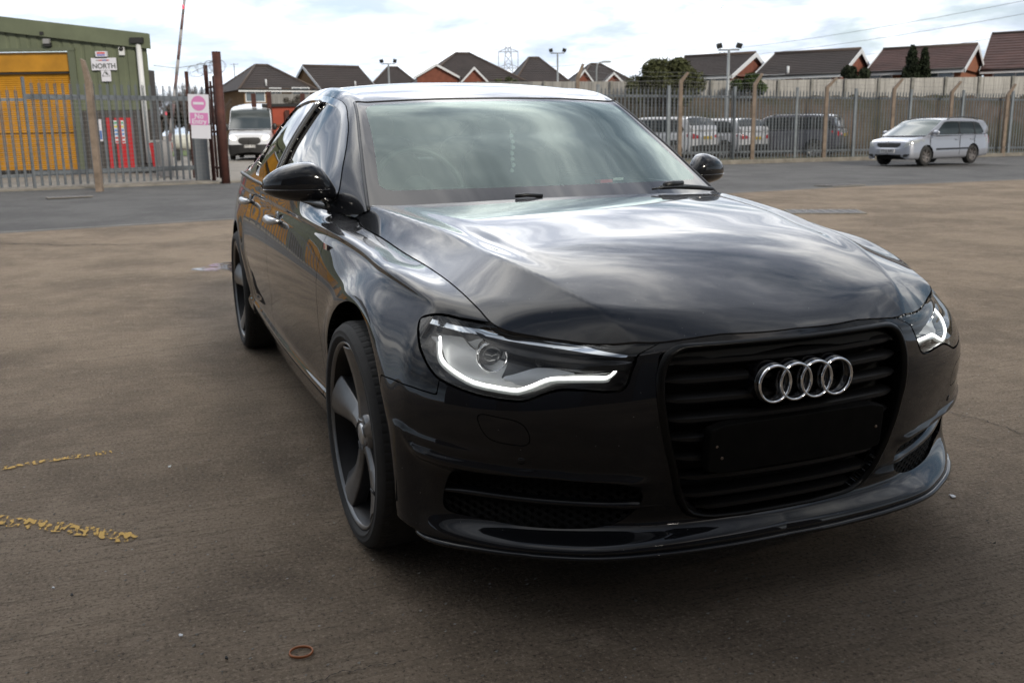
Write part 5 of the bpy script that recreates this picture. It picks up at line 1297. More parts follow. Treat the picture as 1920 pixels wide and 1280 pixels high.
for x_,w_,c_ in ((-.10,.13,(.45,.10,.10)),(.03,.13,(.12,.14,.35)),(.14,.08,(.45,.10,.10)),(-.2,.08,(.3,.3,.3))):
    b_=MB();b_.box((xc+x_,-.079,zc2+.115),(w_,.006,.035));b_.build('logo_strip',mat('logo_%d'%int(c_[0]*100+c_[2]*10),c_),ns_)
o,xc,zc2,ww,hh=bbox('warning_notice',204,132.5,221,153,wht,.03,-.06)
b_=MB();
tri=[(-.12,.02),(.12,.02),(0,.22)];s0=[Vector((xc+a,-.078,zc2-.03+b)) for a,b in tri]
b_.tube([s0[0],s0[1],s0[2],s0[0]],.009,4);b_.tube([Vector((xc-.02,-.078,zc2+.13)),Vector((xc+.02,-.078,zc2+.08)),Vector((xc+.07,-.078,zc2+.03))],[.012,.03,.008],5);b_.build('warning_triangle',dkt,o)
o,xc,zc2,ww,hh=bbox('alarm_box',199,97,219,107,wht,.12,-.10)
b_=MB();b_.box((xc,-.165,zc2+.03),(ww*.72,.006,.05));b_.build('red_strip',mat('strip_red',(.55,.08,.08)),o);b_=MB();b_.box((xc,-.165,zc2-.035),(ww*.72,.006,.04));b_.build('blue_strip',mat('strip_blue',(.14,.14,.45)),o)
o,xc,zc2,ww,hh=bbox('camera_plate',240,89,250,104,whp,.05,-.07);b_=MB();b_.lathe([(-.05,.0005),(-.04,.045),(0,.07),(.03,.07)],(xc,-.11,zc2+.07),'y',14);b_.build('wall_camera',blk,o)
o,xc,zc2,ww,hh=bbox('floodlight',110,74,121,83,mat('lamp_grey',(.25,.25,.25),rough=.3),.12,-.2);b_=MB();b_.box((xc,-.15,zc2-.10),(.2,.14,.12));b_.box((xc-.15,-.1,zc2+.25),(.12,.16,.1));b_.build('lamp_bracket',blk,o)
o,_,_,_,_=bbox('wall_camera',1,82,9,88,blk,.2,-.15)
redm=mat('banner_red',(.42,.015,.02),rough=.5)
for a,b_x in ((203,213),(218,238),(240,251)):
    o,xc,zc2,ww,hh=bbox('red_door_panel',a,221,b_x,316,redm,.04,.0)
o2,xc,zc2,ww,hh=bbox('notice_strip',217,226,224,269,wht,.02,-.04);o3,xc3,zc3,ww3,hh3=bbox('notice_strip',230,226,235,269,wht,.02,-.04)
for k,c_ in enumerate(((.1,.35,.2),(.6,.5,.05),(.1,.25,.55),(.1,.25,.55),(.5,.05,.05),(.5,.05,.05))):
    b_=MB();b_.box((xc,-.055,zc2+hh/2-.08-k*.12),(ww*.8,.006,.06));b_.box((xc3,-.055,zc2+hh/2-.08-k*.12),(ww3*.8,.006,.06));b_.build('notice_print',mat('print_%d'%k,c_),o2)
for a,b_x in ((177,184),(189,194)):
    o,xc,zc2,ww,hh=bbox('poster',a,224,b_x,265,wht,.02,-.02);b_=MB();b_.box((xc,-.035,zc2-.15),(ww*.8,.006,hh*.4));b_.build('poster_print',mat('print_blue',(.08,.16,.42)),o)
# red wheelie bin
p=gat(299,31.2);T=thing('red_bin','red bin standing against the end of the green factory wall','bin',tuple(p),math.atan2(RH[1],RH[0]))
b_=MB();b_.add([(-.2,-.25,.1),(.2,-.25,.1),(.2,.25,.1),(-.2,.25,.1),(-.27,-.3,.95),(.27,-.3,.95),(.27,.3,.95),(-.27,.3,.95)],[(3,2,1,0),(0,1,5,4),(1,2,6,5),(2,3,7,6),(3,0,4,7),(4,5,6,7)]);b_.build('bin_body',redm,T)
b_=MB();b_.box((0,0,1.0),(.6,.66,.07));b_.build('lid',mat('lid_grey',(.3,.3,.3)),T)
b_=MB();b_.tube([(-.22,.2,.1),(.22,.2,.1)],.1,12);b_.build('wheel',blk,T)
# leaning barrier arm with rungs of red and white
p0=gat(303,29.);p1=at(349,-30,29.);BA=thing('barrier_arm','long raised red and white barrier arm leaning up beside the factory','barrier',tuple(p0))
n=13
for i in range(n):
    a=(p1-p0)*(i/n);c=(p1-p0)*((i+1)/n);b_=MB();b_.tube([tuple(a),tuple(c)],.055-.02*i/n,10);b_.build('arm_section',mat('barrier_white',(.30,.29,.29),rough=.6) if i%2 else mat('barrier_red',(.16,.10,.10),rough=.6),BA)
b_=MB();b_.box((0,0,.5),(.45,.35,1.0),rz=.3);b_.build('barrier_post',mat('barrier_white',(.42,.40,.40)),BA)
for py in (213,13):
    q=at(311 if py==213 else 343,py,28.9)-p0;b_=MB();b_.lathe([(-.03,.0005),(-.02,.05),(.02,.05),(.03,.0005)],tuple(q),'y',10);b_.build('red_lamp',mat('lamp_red',(.8,.05,.08),rough=.3,emit=(1,.05,.1),es=1.2),BA)
# white storage tank
p=gat(340,46);T=thing('storage_tank','white horizontal storage tank on the grass behind the palisade gate','tank',tuple(p),math.atan2(RH[1],RH[0]))
b_=MB();b_.lathe([(-.55,.0005),(-.52,.22),(-.42,.36),(.42,.36),(.52,.22),(.55,.0005)],(0,0,.85),'x',24);b_.build('tank_shell',mat('tank_cream',(.55,.56,.50),rough=.5),T)
b_=MB();b_.box((-.3,0,.25),(.12,.5,.5));b_.box((.3,0,.25),(.12,.5,.5));b_.build('tank_saddle',blk,T)
gm=mat('grass_green',(.09,.13,.03),rough=1.,noise=(3,.5),bump=(20,1,.05))
q=[gpx(292,287),gpx(372,281)];b_=MB();q2=[gat(372,56),gat(280,56)]
V=[(a[0],a[1],.02) for a in (q[0],q[1],q2[0],q2[1])];b_.add(V,[(0,1,2,3)]);tag(b_.build('grass',gm),kind='stuff')
# ------------------------------------------------------------------ other vehicles
gl2=mat('dark_glass',(.008,.012,.012),rough=.06,spec=.5,coat=.3);gl3=mat('pale_glass',(.10,.125,.12),rough=.10,spec=.35)
def simple_wheel(T,x,y,r,w_,s,m,rimr=.66):
    Wh=thing('wheel',None,None,(x,y,r));Wh.parent=T
    b_=MB();b_.lathe([(s*a,q) for a,q in ((-w_/2,r*.6),(-w_/2,r*.93),(-w_/2*.8,r),(w_/2*.8,r),(w_/2,r*.93),(w_/2,r*.66))],(0,0,0),'y',32);b_.build('tyre',tyrem,Wh)
    b_=MB();b_.lathe([(s*a,q) for a,q in ((w_/2,r*rimr),(w_/2-.02,r*rimr*.93),(w_/2-.09,r*rimr*.9),(w_/2-.10,.0005))],(0,0,0),'y',32)
    for k in range(7):
        a=2*math.pi*k/7;b_.add([(c_[0],s*c_[1],c_[2]) for c_ in [(r*rimr*.97*math.cos(a+da),w_/2-.012-dd,r*rimr*.97*math.sin(a+da)) for da,dd in ((-.13,0),(.13,0))]+[(.03*math.cos(a+da),w_/2-.02-dd,.03*math.sin(a+da)) for da,dd in ((.8,0),(-.8,0))]],[(0,1,2,3)])
    b_.build('rim',m,Wh)
def bgcar(name,label,cat,pos,rz,L=4.3,Wd=1.75,H=1.5,body=None,hoodl=1.0,wb=2.5,fo=.82,belt=.90,hz0=.78,hz1=.95,ws=.75,rear='hatch',roofx=None,rw=.42,r=.31,scale=1.,bumpz=.48,cladding=None,windows=3,group=None,rails=False,rimmat=None,van=False,lampm=None,plate=None,grille='std',glass=None):
    """generic car: x forward, y left; front bumper at x=0, tail at -L"""
    T=thing(name,label,cat,tuple(pos),rz,group,scale);hw=Wd/2
    xw=-hoodl;xr=xw-ws      # windscreen base / top
    # lower body profile: stations along x
    st=[(.035,.01,.36,hz0-.26),(.028,.30,.33,hz0-.24),(0.,.62,.30,hz0-.20),(-.02,.80,.24,hz0-.10),(-.10,.91,.21,hz0),(-.30,.975,.20,hz0+.06),(-.60,.995,.20,(hz0+hz1)/2+.02),(xw,1.,.20,hz1),(xw-.5,1.,.20,belt),(-L*.6,1.,.20,belt+.01),(-L+.7,.995,.21,belt+.03),(-L+.25,.96,.24,belt+.02),(-L+.06,.90,.28,belt-.04),(-L,.70,.34,belt-.16),(-L-.03,.3,.36,belt-.20),(-L-.035,.01,.38,belt-.22)]
    X=np.array([q[0] for q in st]);o=np.argsort(X);A=np.array(st)[o]
    xs_=np.unique(np.concatenate([np.linspace(-L,0,90),A[:,0],[.033,.02,.01,-.01,-.04,-.06,-L+.02,-L+.04,-L-.015,-L-.025]]));Q=cr(A[:,0],A[:,1:],xs_)
    lines=[]
    w_=Q[:,0]*hw;zb=Q[:,1];zt=Q[:,2]
    pr=[(.90,0.),(.975,.06),(1.,.22),(1.,.45),(.985,.70),(.955,.90),(.90,.985),(.70,1.03),(.35,1.05),(0,1.055)]
    for k,f_ in pr: lines.append(np.stack([xs_,w_*k,zb+(zt-zb)*f_],1))
    G_,v_=vspline(lines,(2,3,5,5,5,4,3,3,3,4))
    LB=[]
    for s in (1,-1):
        m=surf(G_,s,G_[...,0],np.broadcast_to(v_[:,None],G_.shape[:2]),(-L/2,0,.5))
        for cx in (-fo,-fo-wb):
            dx=m.V[:,0]-cx;dz=m.V[:,2]-r;rr=np.where(dz<0,np.abs(dx),np.hypot(dx,dz));m=clip(m,(r+.05)-rr)
        m.cut=[];LB.append(m)
    # cabin
    tail={'hatch':(-L+.10,-L+.55),'estate':(-L+.08,-L+.50),'suv':(-L+.12,-L+.42),'van':(-L+.02,-L+.10)}[rear];xe,xt=tail
    n_=8;k_=np.arange(n_)
    mid=(xr+xt)/2
    bw=hw*.955
    zr=H
    rwid=rw*Wd
    B=[(xw+.12,bw*.88,hz1-.04),((xw+xr)/2+.05,bw,belt),(xr,bw,belt),(mid,bw,belt),(xt+.1,bw*.99,belt+.02),((xt+xe)/2,bw*.95,belt+.03),(xe+.03,bw*.86,belt+.02),(xe,bw*.5,belt+.02)]
    A_=[(xw+.12,rwid+.12,hz1-.02),((xw+xr)/2,rwid+.06,(hz1+H)/2),(xr,rwid,H-.075),(mid,rwid,H-.05),(xt,rwid-.01,H-.10),((xt+xe)/2,rwid+.02,(H+belt)/2+.12),(xe+.02,rwid+.05,belt+.12),(xe-.01,rwid*.6,belt+.04)]
    C_=[(xw+.34,hz1-.02),((xw+xr)/2+.12,(hz1+H)/2+.03),(xr+.08,H-.03),(mid,H),(xt+.02,H-.03),((xt+xe)/2-.02,(H+belt)/2+.14),(xe-.03,belt+.14),(xe-.05,belt+.05)]
    if van:
        B[1]=((xw+xr)/2+.05,bw,belt);A_=[(xw+.10,rwid+.12,hz1+.02),((xw+xr)/2,rwid+.07,(hz1+H-.35)/2+.05),(xr,rwid+.03,H-.28),(mid,rwid,H-.10),(xt,rwid,H-.08),((xt+xe)/2,rwid,H*.6),(xe+.02,rwid,belt+.12),(xe-.01,rwid*.9,belt+.04)]
        C_=[(xw+.25,hz1+.02),((xw+xr)/2+.10,(hz1+H-.35)/2+.08),(xr+.02,H-.22),(mid+.3,H),(xt+.02,H-.02),((xt+xe)/2-.02,H*.6),(xe-.03,belt+.14),(xe-.05,belt+.05)]
    Cg,cu,cv=cab_grid(dict(k=list(range(n_)),B=B,A=A_,C=C_),90,(9,7,3,5,6),bul=.02)
    ws_g=[];rw_g=[];sides=[];shell=[]
    for s in (1,-1):
        m=surf(Cg,s,np.broadcast_to(cu[None],Cg.shape[:2]),np.broadcast_to(cv[:,None],Cg.shape[:2]),(-L*.55,0,H*.6))
        f=np.maximum(np.maximum((2.25-m.V[:,7])*.2,(m.V[:,6]-1.93)*.5),(.02-m.V[:,6])*.4);g_=clip(m,f);m=clip(m,-f);ws_g.append(g_)
        if not van:
            k,v=m.V[:,6],m.V[:,7];f=np.maximum(np.maximum((2.3-v)*.2,(4.25-k)*.4),(k-(5.6 if rear!='suv' else 5.35))*.4);g_=clip(m,f);m=clip(m,-f);rw_g.append(g_)
        z0=belt+.035;z1=H-.135
        x_a=xw-.12;x_b=xr+.02
        if windows:
            e=xt+ (.12 if rear!='suv' else .05)
            wn=[[(x_a-.08,z0),(x_b+.02,z1-.03),(x_b-.12,z1),(x_b-.62,z1),(x_b-.62,z0)]] if windows==1 else [[(x_a-.08,z0),(x_b+.02,z1-.03),(x_b-.12,z1),(mid+.28,z1),(mid+.28,z0)],[(mid+.22,z0),(mid+.22,z1),(mid-.50,z1),(mid-.58,z0)],[(mid-.64,z0),(mid-.56,z1),(e-.02,z1-.06),(e-.20,z0+.06),(e-.10,z0)]]
            if windows==1: wn=[[(x_a-.05,z0),(x_b-.0,belt+.62),(x_b-.15,belt+.68),(x_b-.95,belt+.68),(x_b-.95,z0)]]
            if windows==3:
                DP=roundpoly([(x_a-.16,z0-.015),(x_b+.05,z1-.01),(x_b-.12,z1+.02),(e+.05,z1+.0),(e-.26,z0+.05),(e-.12,z0-.015)],1,.12);d=np.where(m.V[:,7]<2.05,sdpoly(DP,m.V[:,0],m.V[:,2]),.5);fr_=clip(m,d);m=clip(m,-d);keep=m;m=fr_
            for P in wn:
                P=roundpoly(P,1,.12)
                if np.sum([P[i][0]*P[(i+1)%len(P)][1]-P[(i+1)%len(P)][0]*P[i][1] for i in range(len(P))])==0: continue
                d=np.where(m.V[:,7]<2.05,sdpoly(P,m.V[:,0],m.V[:,2]),.5);g_=clip(m,d);m=clip(m,-d);sides.append((s,g_))
        if windows==3: m.cut=[];sobj('window_surround',shift(m,.001),trimb,T);m=keep
        m.cut=[];shell.append(m)
    BO=sobj('body_shell',LB,body,T)
    sobj('roof_and_pillars',shell,body,T)
    sobj('windscreen',[shift(q,-.004) for q in ws_g],glass or gl3,T)
    if rw_g: sobj('rear_window',[shift(q,-.004) for q in rw_g],gl2,T)
    for s,q in sides:
        if len(q.F): sobj('side_window',shift(q,-.004),gl2,T)
    def patch(P,m,nm,end,off=.004,sides_=(1,-1)):
        """P in (y,z) on front (end=1) or back (end=-1)"""
        out=[]
        for s,q in zip((1,-1),LB):
            if s not in sides_: continue
            d=sdpoly(P,q.V[:,1]*s,q.V[:,2]);d=np.where((q.V[:,3]*end>(.05 if nm=='headlight' else .18)),d,.5);c_=clip(SM(q.V,q.F,[]),d)
            if len(c_.F): out.append(shift(c_,off))
        if out: 
            if nm in('headlight','tail_light'):
                for o_ in out: sobj(nm,o_,m,T,.02)
            else: sobj(nm,out,m,T,.02)
    def spatch(P,m,nm,off=.006):
        for s,q in zip((1,-1),LB):
            d=np.where(np.abs(q.V[:,4])>.6,sdpoly(P,q.V[:,0],q.V[:,2]),.5);c_=clip(SM(q.V,q.F,[]),d)
            if len(c_.F): sobj(nm,shift(c_,off),m,T)
    lm=lampm or mat('lamp_clear',(.45,.46,.45),rough=.15,metal=.5,coat=1.)
    if grille=='std':
        patch([(-.5,hz0-.19),(.38,hz0-.19),(.46,hz0-.05),(-.5,hz0-.05)],blk,'radiator_grille',1)
        patch(roundpoly([(.52,hz0-.19),(.86*hw,hz0-.16),(.985*hw,hz0-.03),(.97*hw,hz0+.06),(.80*hw,hz0+.02),(.56,hz0-.07)],1,.15),lm,'headlight',1)
        patch([(-.5,.25),(.44,.25),(.48,.36),(-.5,.36)],blk,'lower_intake',1);patch([(.52,.27),(.68,.29),(.76,.37),(.54,.37)],blk,'fog_intake',1)
    elif grille=='van':
        patch(roundpoly([(-.5,hz0-.42),(.44,hz0-.42),(.52,hz0-.25),(.44,hz0-.10),(-.5,hz0-.10)],1,.15),blk,'radiator_grille',1,.010)
        patch(roundpoly([(.56,hz0-.20),(.74,hz0-.24),(.90,hz0-.12),(.88,hz0+.0),(.62,hz0-.04)],1,.2),lm,'headlight',1,.006)
        patch([(-.5,.1),(1.2,.1),(1.2,hz0-.42),(-.5,hz0-.42)],trimb,'front_bumper',1,.012)
    patch(roundpoly([(.50*hw,belt-.22),(.985*hw,belt-.24),(1.0*hw,belt-.03),(.80*hw,belt-.06),(.5*hw,belt-.13)],1,.15) if rear!='estate' else roundpoly([(.78*hw,belt-.28),(1.1*hw,belt-.30),(1.1*hw,belt+.0),(.84*hw,belt-.02)],1,.15),mat('car_tail_red',(.38,.012,.02),rough=.15,coat=1.),'tail_light',-1)
    if cladding:
        patch([(-.5,.1),(1.2,.1),(1.2,bumpz),(.75*hw,bumpz),(.62*hw,bumpz+.02),(-.5,bumpz+.02)],cladding,'rear_bumper_cladding',-1,.006);spatch([(-L-.1,.1),(.1,.1),(.1,.30),(-L-.1,.30)],cladding,'sill_cladding')
    # plates
    px_=.045
    zf=bumpz-.02 if grille!='van' else .62
    yp=mat('plate_yellow',(.50,.36,.04),rough=.4);pw_=mat('plate_white',(.60,.60,.60),rough=.4)
    if grille:
        b_=MB();b_.box((px_,0,zf),(.02,.52,.115));FP=b_.build('front_plate',pw_,T)
        if plate: text(plate,.105,Matrix.Translation((px_+.012,0,zf))@Matrix.Rotation(R(90),4,'Z')@Matrix.Rotation(R(90),4,'X'),blk,FP,ext=.001)
    b_=MB();b_.box((-L-.045,0,belt-.20),(.02,.52,.115));b_.build('rear_plate',yp,T)
    # wheels and under-tray
    for s in (1,-1):
        simple_wheel(T,-fo,s*(hw-.115),r,.21,s,rimmat or mat('alloy_silver',(.40,.40,.40),rough=.35,metal=.8))
        simple_wheel(T,-fo-wb,s*(hw-.115),r,.21,s,rimmat or MATS['alloy_silver'])
    b_=MB();b_.box((-L/2,0,.33),(L-.5,Wd-.50,.26));b_.box((-fo-wb/2,0,.30),(wb-2*r-.12,Wd-.12,.2));b_.build('underbody',dark,T)
    # mirrors
    for s in (1,-1):
        b_=MB()
        sz=2.2 if van else 1.
        b_.lathe([(-.10,.0005),(-.09,.05),(-.03,.075),(.05,.072),(.10,.045),(.11,.0005)],(0,0,0),'y',14)
        o_=b_.build('door_mirror',body if not van else trimb,T);o_.location=(xw-.22,s*(hw+.09),belt+.09*sz);o_.scale=(.8,1,sz)
    if rails:
        for s in (1,-1):
            b_=MB();b_.tube([(xr-.15,s*(rwid+.005),H-.06),(xr-.3,s*(rwid+.005),H-.005),(mid,s*(rwid+.005),H+.015),(xt+.3,s*(rwid+.003),H-.02),(xt+.15,s*(rwid),H-.075)],.016,8);b_.build('roof_rail',trimb,T)
    # handles
    for s in (1,-1):
        for hx in ((mid+.42,mid-.42) if windows==3 else (xr-.75,)):
            b_=MB();b_.tube([(hx-.09,s*(hw*.985),belt-.13),(hx-.05,s*(hw*.985+.025),belt-.13),(hx+.05,s*(hw*.985+.025),belt-.13),(hx+.09,s*(hw*.985),belt-.13)],.014,6);b_.build('door_handle',body,T)
    # door seams
    if windows==3 and not van:
        for s in (1,-1):
            b_=MB()
            for hx in (xw-.10,mid+.25,mid-.55): b_.box((hx,s*(hw*1.0-.001),.62),(.012,.012,.62))
            b_.build('door_seam',trimb,T)
    return T
silv=mat('silver_metallic',(.36,.375,.42),rough=.30,metal=.55,coat=1.,coatr=.05);whc=mat('white_car_paint',(.62,.63,.66),rough=.3,coat=1.);whv=mat('van_white',(.62,.64,.68),rough=.35,coat=.6)
gryc=mat('grey_metallic',(.085,.085,.11),rough=.3,metal=.4,coat=1.)
def heading(dx_right,dfwd): 
    v=RH*dx_right+FH*dfwd;return math.atan2(v[1],v[0])
p=gat(1668,30.6);hd=heading(-.84,-.54)
SE=bgcar('silver_estate','silver estate car with black roof rails, turning on the far side of the road','car',p,hd,L=4.24,Wd=1.64,H=1.47,body=silv,hoodl=.86,wb=2.46,fo=.80,belt=.92,hz0=.76,hz1=.95,ws=.92,rear='estate',rails=True,scale=.99,r=.30,plate='YT12 XPC',bumpz=.485,rimmat=mat('dull_alloy',(.22,.20,.19),rough=.4,metal=.7))
for s,P_ in ((1,0),(-1,0)):
    b_=MB();b_.box((-2.15,s*.822,.50),(1.75,.02,.055));b_.build('door_moulding',trimb,SE)
b_=MB();b_.lathe([(0,.05),(.01,.045),(.012,.0005)],(.045,0,.735),'x',16);b_.build('bonnet_badge',chrome,SE)
# van
p=gat(466,45.6);VN=bgcar('white_van','white high-roof panel van with lit headlights driving in the factory yard','van',p,heading(.16,-1.),L=5.9,Wd=2.02,H=2.62,body=whv,hoodl=.80,wb=3.7,fo=.95,belt=1.30,hz0=1.12,hz1=1.38,ws=.85,rear='van',windows=1,van=True,grille='van',r=.34,rw=.43,lampm=mat('lit_lamp',(.8,.8,.7),rough=.3,emit=(1,.93,.65),es=2.2),plate='MW71 FOX',glass=mat('van_screen',(.05,.06,.06),rough=.08,coat=1.))
for s in (-.38,.38):
    b_=MB();b_.box((-.62,s,1.325),(.05,.36,.02));b_.build('bonnet_vent',trimb,VN)
# parked cars
G_='cars parked behind the palisade fence'
p=gat(1352,37.6);bgcar('parked_car','nearer white car behind the fence, red tail light strip and yellow plate','car',p+FH*0,heading(-.62,.78),L=4.35,Wd=1.90,H=1.66,body=whc,belt=1.04,hz0=.92,hz1=1.10,rear='hatch',r=.36,fo=.85,wb=2.65,cladding=trimb,bumpz=.55,group=G_,grille=None) .location
pc1=bpy.data.objects['parked_car']
def place_tail(o,px,dep,hd_,L):
    p=gat(px,dep);d=np.array([math.cos(hd_),math.sin(hd_),0]);q=p+d*L;q[2]=p[2];o.location=tuple(q);o.rotation_euler=(0,0,hd_)
place_tail(pc1,1326,37.4,heading(-.70,.71),4.35)
pc2=bgcar('parked_car','second white car behind the fence, further right than the nearer white one','car',(0,0,0),0,L=4.30,Wd=1.86,H=1.60,body=whc,belt=1.0,hz0=.90,hz1=1.06,rear='hatch',r=.35,fo=.85,wb=2.62,cladding=trimb,bumpz=.55,group=G_,grille=None)
place_tail(pc2,1420,38.6,heading(-.60,.80),4.3)
pc3=bgcar('parked_car','dark grey upright off-road car parked behind the fence','car',(0,0,0),0,L=4.5,Wd=1.9,H=1.74,body=gryc,belt=1.12,hz0=1.02,hz1=1.16,rear='suv',r=.36,fo=.86,wb=2.7,cladding=trimb,bumpz=.50,group=G_,grille=None,rw=.41,rails=True)
place_tail(pc3,1584,38.8,heading(-.86,.51),4.5)
pc4=bgcar('parked_car','red car almost hidden behind the nearer white parked car','car',(0,0,0),0,L=4.2,Wd=1.8,H=1.5,body=mat('red_car_paint',(.30,.03,.03),rough=.3,coat=1.),group=G_,grille=None)
place_tail(pc4,1216,43.,heading(-.4,.9),4.2)
# ------------------------------------------------------------------ red screen and concrete fence behind the van
orr=mat('orange_red_board',(.33,.065,.035),rough=.7,noise=(1.5,.2))
p=gat(540,47.5);T=thing('red_hoarding','tall orange red board screen with rust posts right of the white van','hoarding',tuple(p),math.atan2(RH[1],RH[0]))
def lx(px,dep=47.5,c=540): return (px-c)/FPX*dep
zt_=hz(540,200,47.5);
b_=MB();b_.box(((lx(496)+lx(640))/2,0,zt_/2),(lx(640)-lx(496),.05,zt_));b_.build('board_panel',orr,T)
b_=MB();b_.box(((lx(496)+lx(560))/2,-.05,zt_+.06),(lx(560)-lx(496),.2,.14));b_.build('top_rail',blk,T)
b_=MB();b_.box(((lx(496)+lx(640))/2,-.08,hz(540,235,47.5)),(lx(640)-lx(496),.08,.09));b_.build('mid_rail',mat('rail_rust',(.15,.05,.02),rough=.8),T)
for a,yt in ((482,176),(510,172),(541,207),(571,176),(598,178)):
    b_=MB();zz_=hz(a,yt,47.5);b_.box((lx(a),-.12,zz_/2),(.20,.14,zz_));b_.build('rust_post',rust,T)
cfm=mat('grey_boarding',(.33,.32,.30),rough=.95,noise=(2,.35,(6,6,.4)))
# ------------------------------------------------------------------ raised bank with a boarded wall
WALL=[(505,62.),(600,60),(700,57),(800,53),(900,50),(1000,48),(1200,46.5),(1400,46),(1600,47),(1800,49),(1950,51),(2100,53),(2600,60),(3300,72)]
TOPY=[176,177,160,156,154,153,153,151,148.5,145,143,142,133,120]
T=thing('boundary_wall','long pale grey boarded wall along the top of the bank in front of the bungalows','wall',tuple(gat(1400,46)))
c0=gat(1400,46)
b_=MB()
for (a,d1),(c,d2),t1,t2 in zip(WALL[:-1],WALL[1:],TOPY[:-1],TOPY[1:]):
    n=int(max(2,abs(c-a)/9))
    for i in range(n):
        u0,u1=i/n,(i+1)/n;pa=gat(a+(c-a)*u0,d1+(d2-d1)*u0);pb=gat(a+(c-a)*u1,d1+(d2-d1)*u1);za=hz(a+(c-a)*u0,t1+(t2-t1)*u0,d1+(d2-d1)*u0);zb=hz(a+(c-a)*u1,t1+(t2-t1)*u1,d1+(d2-d1)*u1)
        o_=FH*(.02 if i%2 else 0);q=[pa+o_,pb+o_,pb+o_+FH*.08,pa+o_+FH*.08];V=[(x,y,.4) for x,y,_ in q]+[(q[0][0],q[0][1],za),(q[1][0],q[1][1],zb),(q[2][0],q[2][1],zb),(q[3][0],q[3][1],za)]
        V=[(x-c0[0],y-c0[1],z-c0[2]) for x,y,z in V];b_.add(V,[(3,2,1,0),(0,1,5,4),(1,2,6,5),(2,3,7,6),(3,0,4,7),(4,5,6,7)])
b_.build('board_run',cfm,T)
b_=MB()
for k,px in enumerate(range(650,3260,62)):
    dep=float(np.interp(px,[w_[0] for w_ in WALL],[w_[1] for w_ in WALL]));ty=float(np.interp(px,[w_[0] for w_ in WALL],TOPY));p=gat(px,dep)-c0-FH*.05;z=hz(px,ty,dep)+.02-c0[2]
    bb=MB();bb.box((p[0],p[1],z/2),(.11,.11,z),rz=math.atan2(RH[1],RH[0]));bb.build('wall_post',mat('wall_post_concrete',(.22,.215,.195),rough=.95,noise=(4,.3)),T)
bankm=bpy.data.materials.new('ivy_bank');bankm.use_nodes=True;t=bankm.node_tree;b=t.nodes['Principled BSDF'];b.inputs['Roughness'].default_value=1.;b.inputs['Specular IOR Level'].default_value=.1
c=t.nodes.new('ShaderNodeTexCoord');n1_=t.nodes.new('ShaderNodeTexNoise');n1_.inputs['Scale'].default_value=.35;n1_.inputs['Detail'].default_value=8;n1_.inputs['Roughness'].default_value=.7;t.links.new(c.outputs['Object'],n1_.inputs[0])
rr=t.nodes.new('ShaderNodeValToRGB');e=rr.color_ramp.elements;e[0].position=.38;e[0].color=(.045,.045,.025,1);e[1].position=.62;e[1].color=(.10,.072,.055,1);t.links.new(n1_.outputs[0],rr.inputs[0]);t.links.new(rr.outputs[0],b.inputs['Base Color'])
V=[];F=[];ii=0;cols=[]
random.seed(5)
rows=9
for px in range(560,3260,12):
    dep=float(np.interp(px,[w_[0] for w_ in WALL],[w_[1] for w_ in WALL]));p1=gat(px,dep-.15);d0=dep-(4.2 if px>1000 else 6);p0_=gat(px,d0)
    ztop=hz(px,np.interp(px,[560,900,1150,1600,2000,3300],[205,182,182,181,181,158]),dep)
    for j in range(rows):
        t_=j/(rows-1);z=gz(p0_[0],p0_[1])+(ztop-gz(p0_[0],p0_[1]))*(t_**.75);q=p0_+(p1-p0_)*t_;V.append((q[0]+random.uniform(-.12,.12),q[1]+random.uniform(-.12,.12),z+random.uniform(-.10,.10) if 0<j<rows else z-.02))
nc=len(range(560,3260,12))
for i in range(nc-1):
    for j in range(rows-1): F.append((i*rows+j,(i+1)*rows+j,(i+1)*rows+j+1,i*rows+j+1))
b_=MB();b_.add(V,F,True);BK=b_.build('bank',bankm);tag(BK,kind='structure')
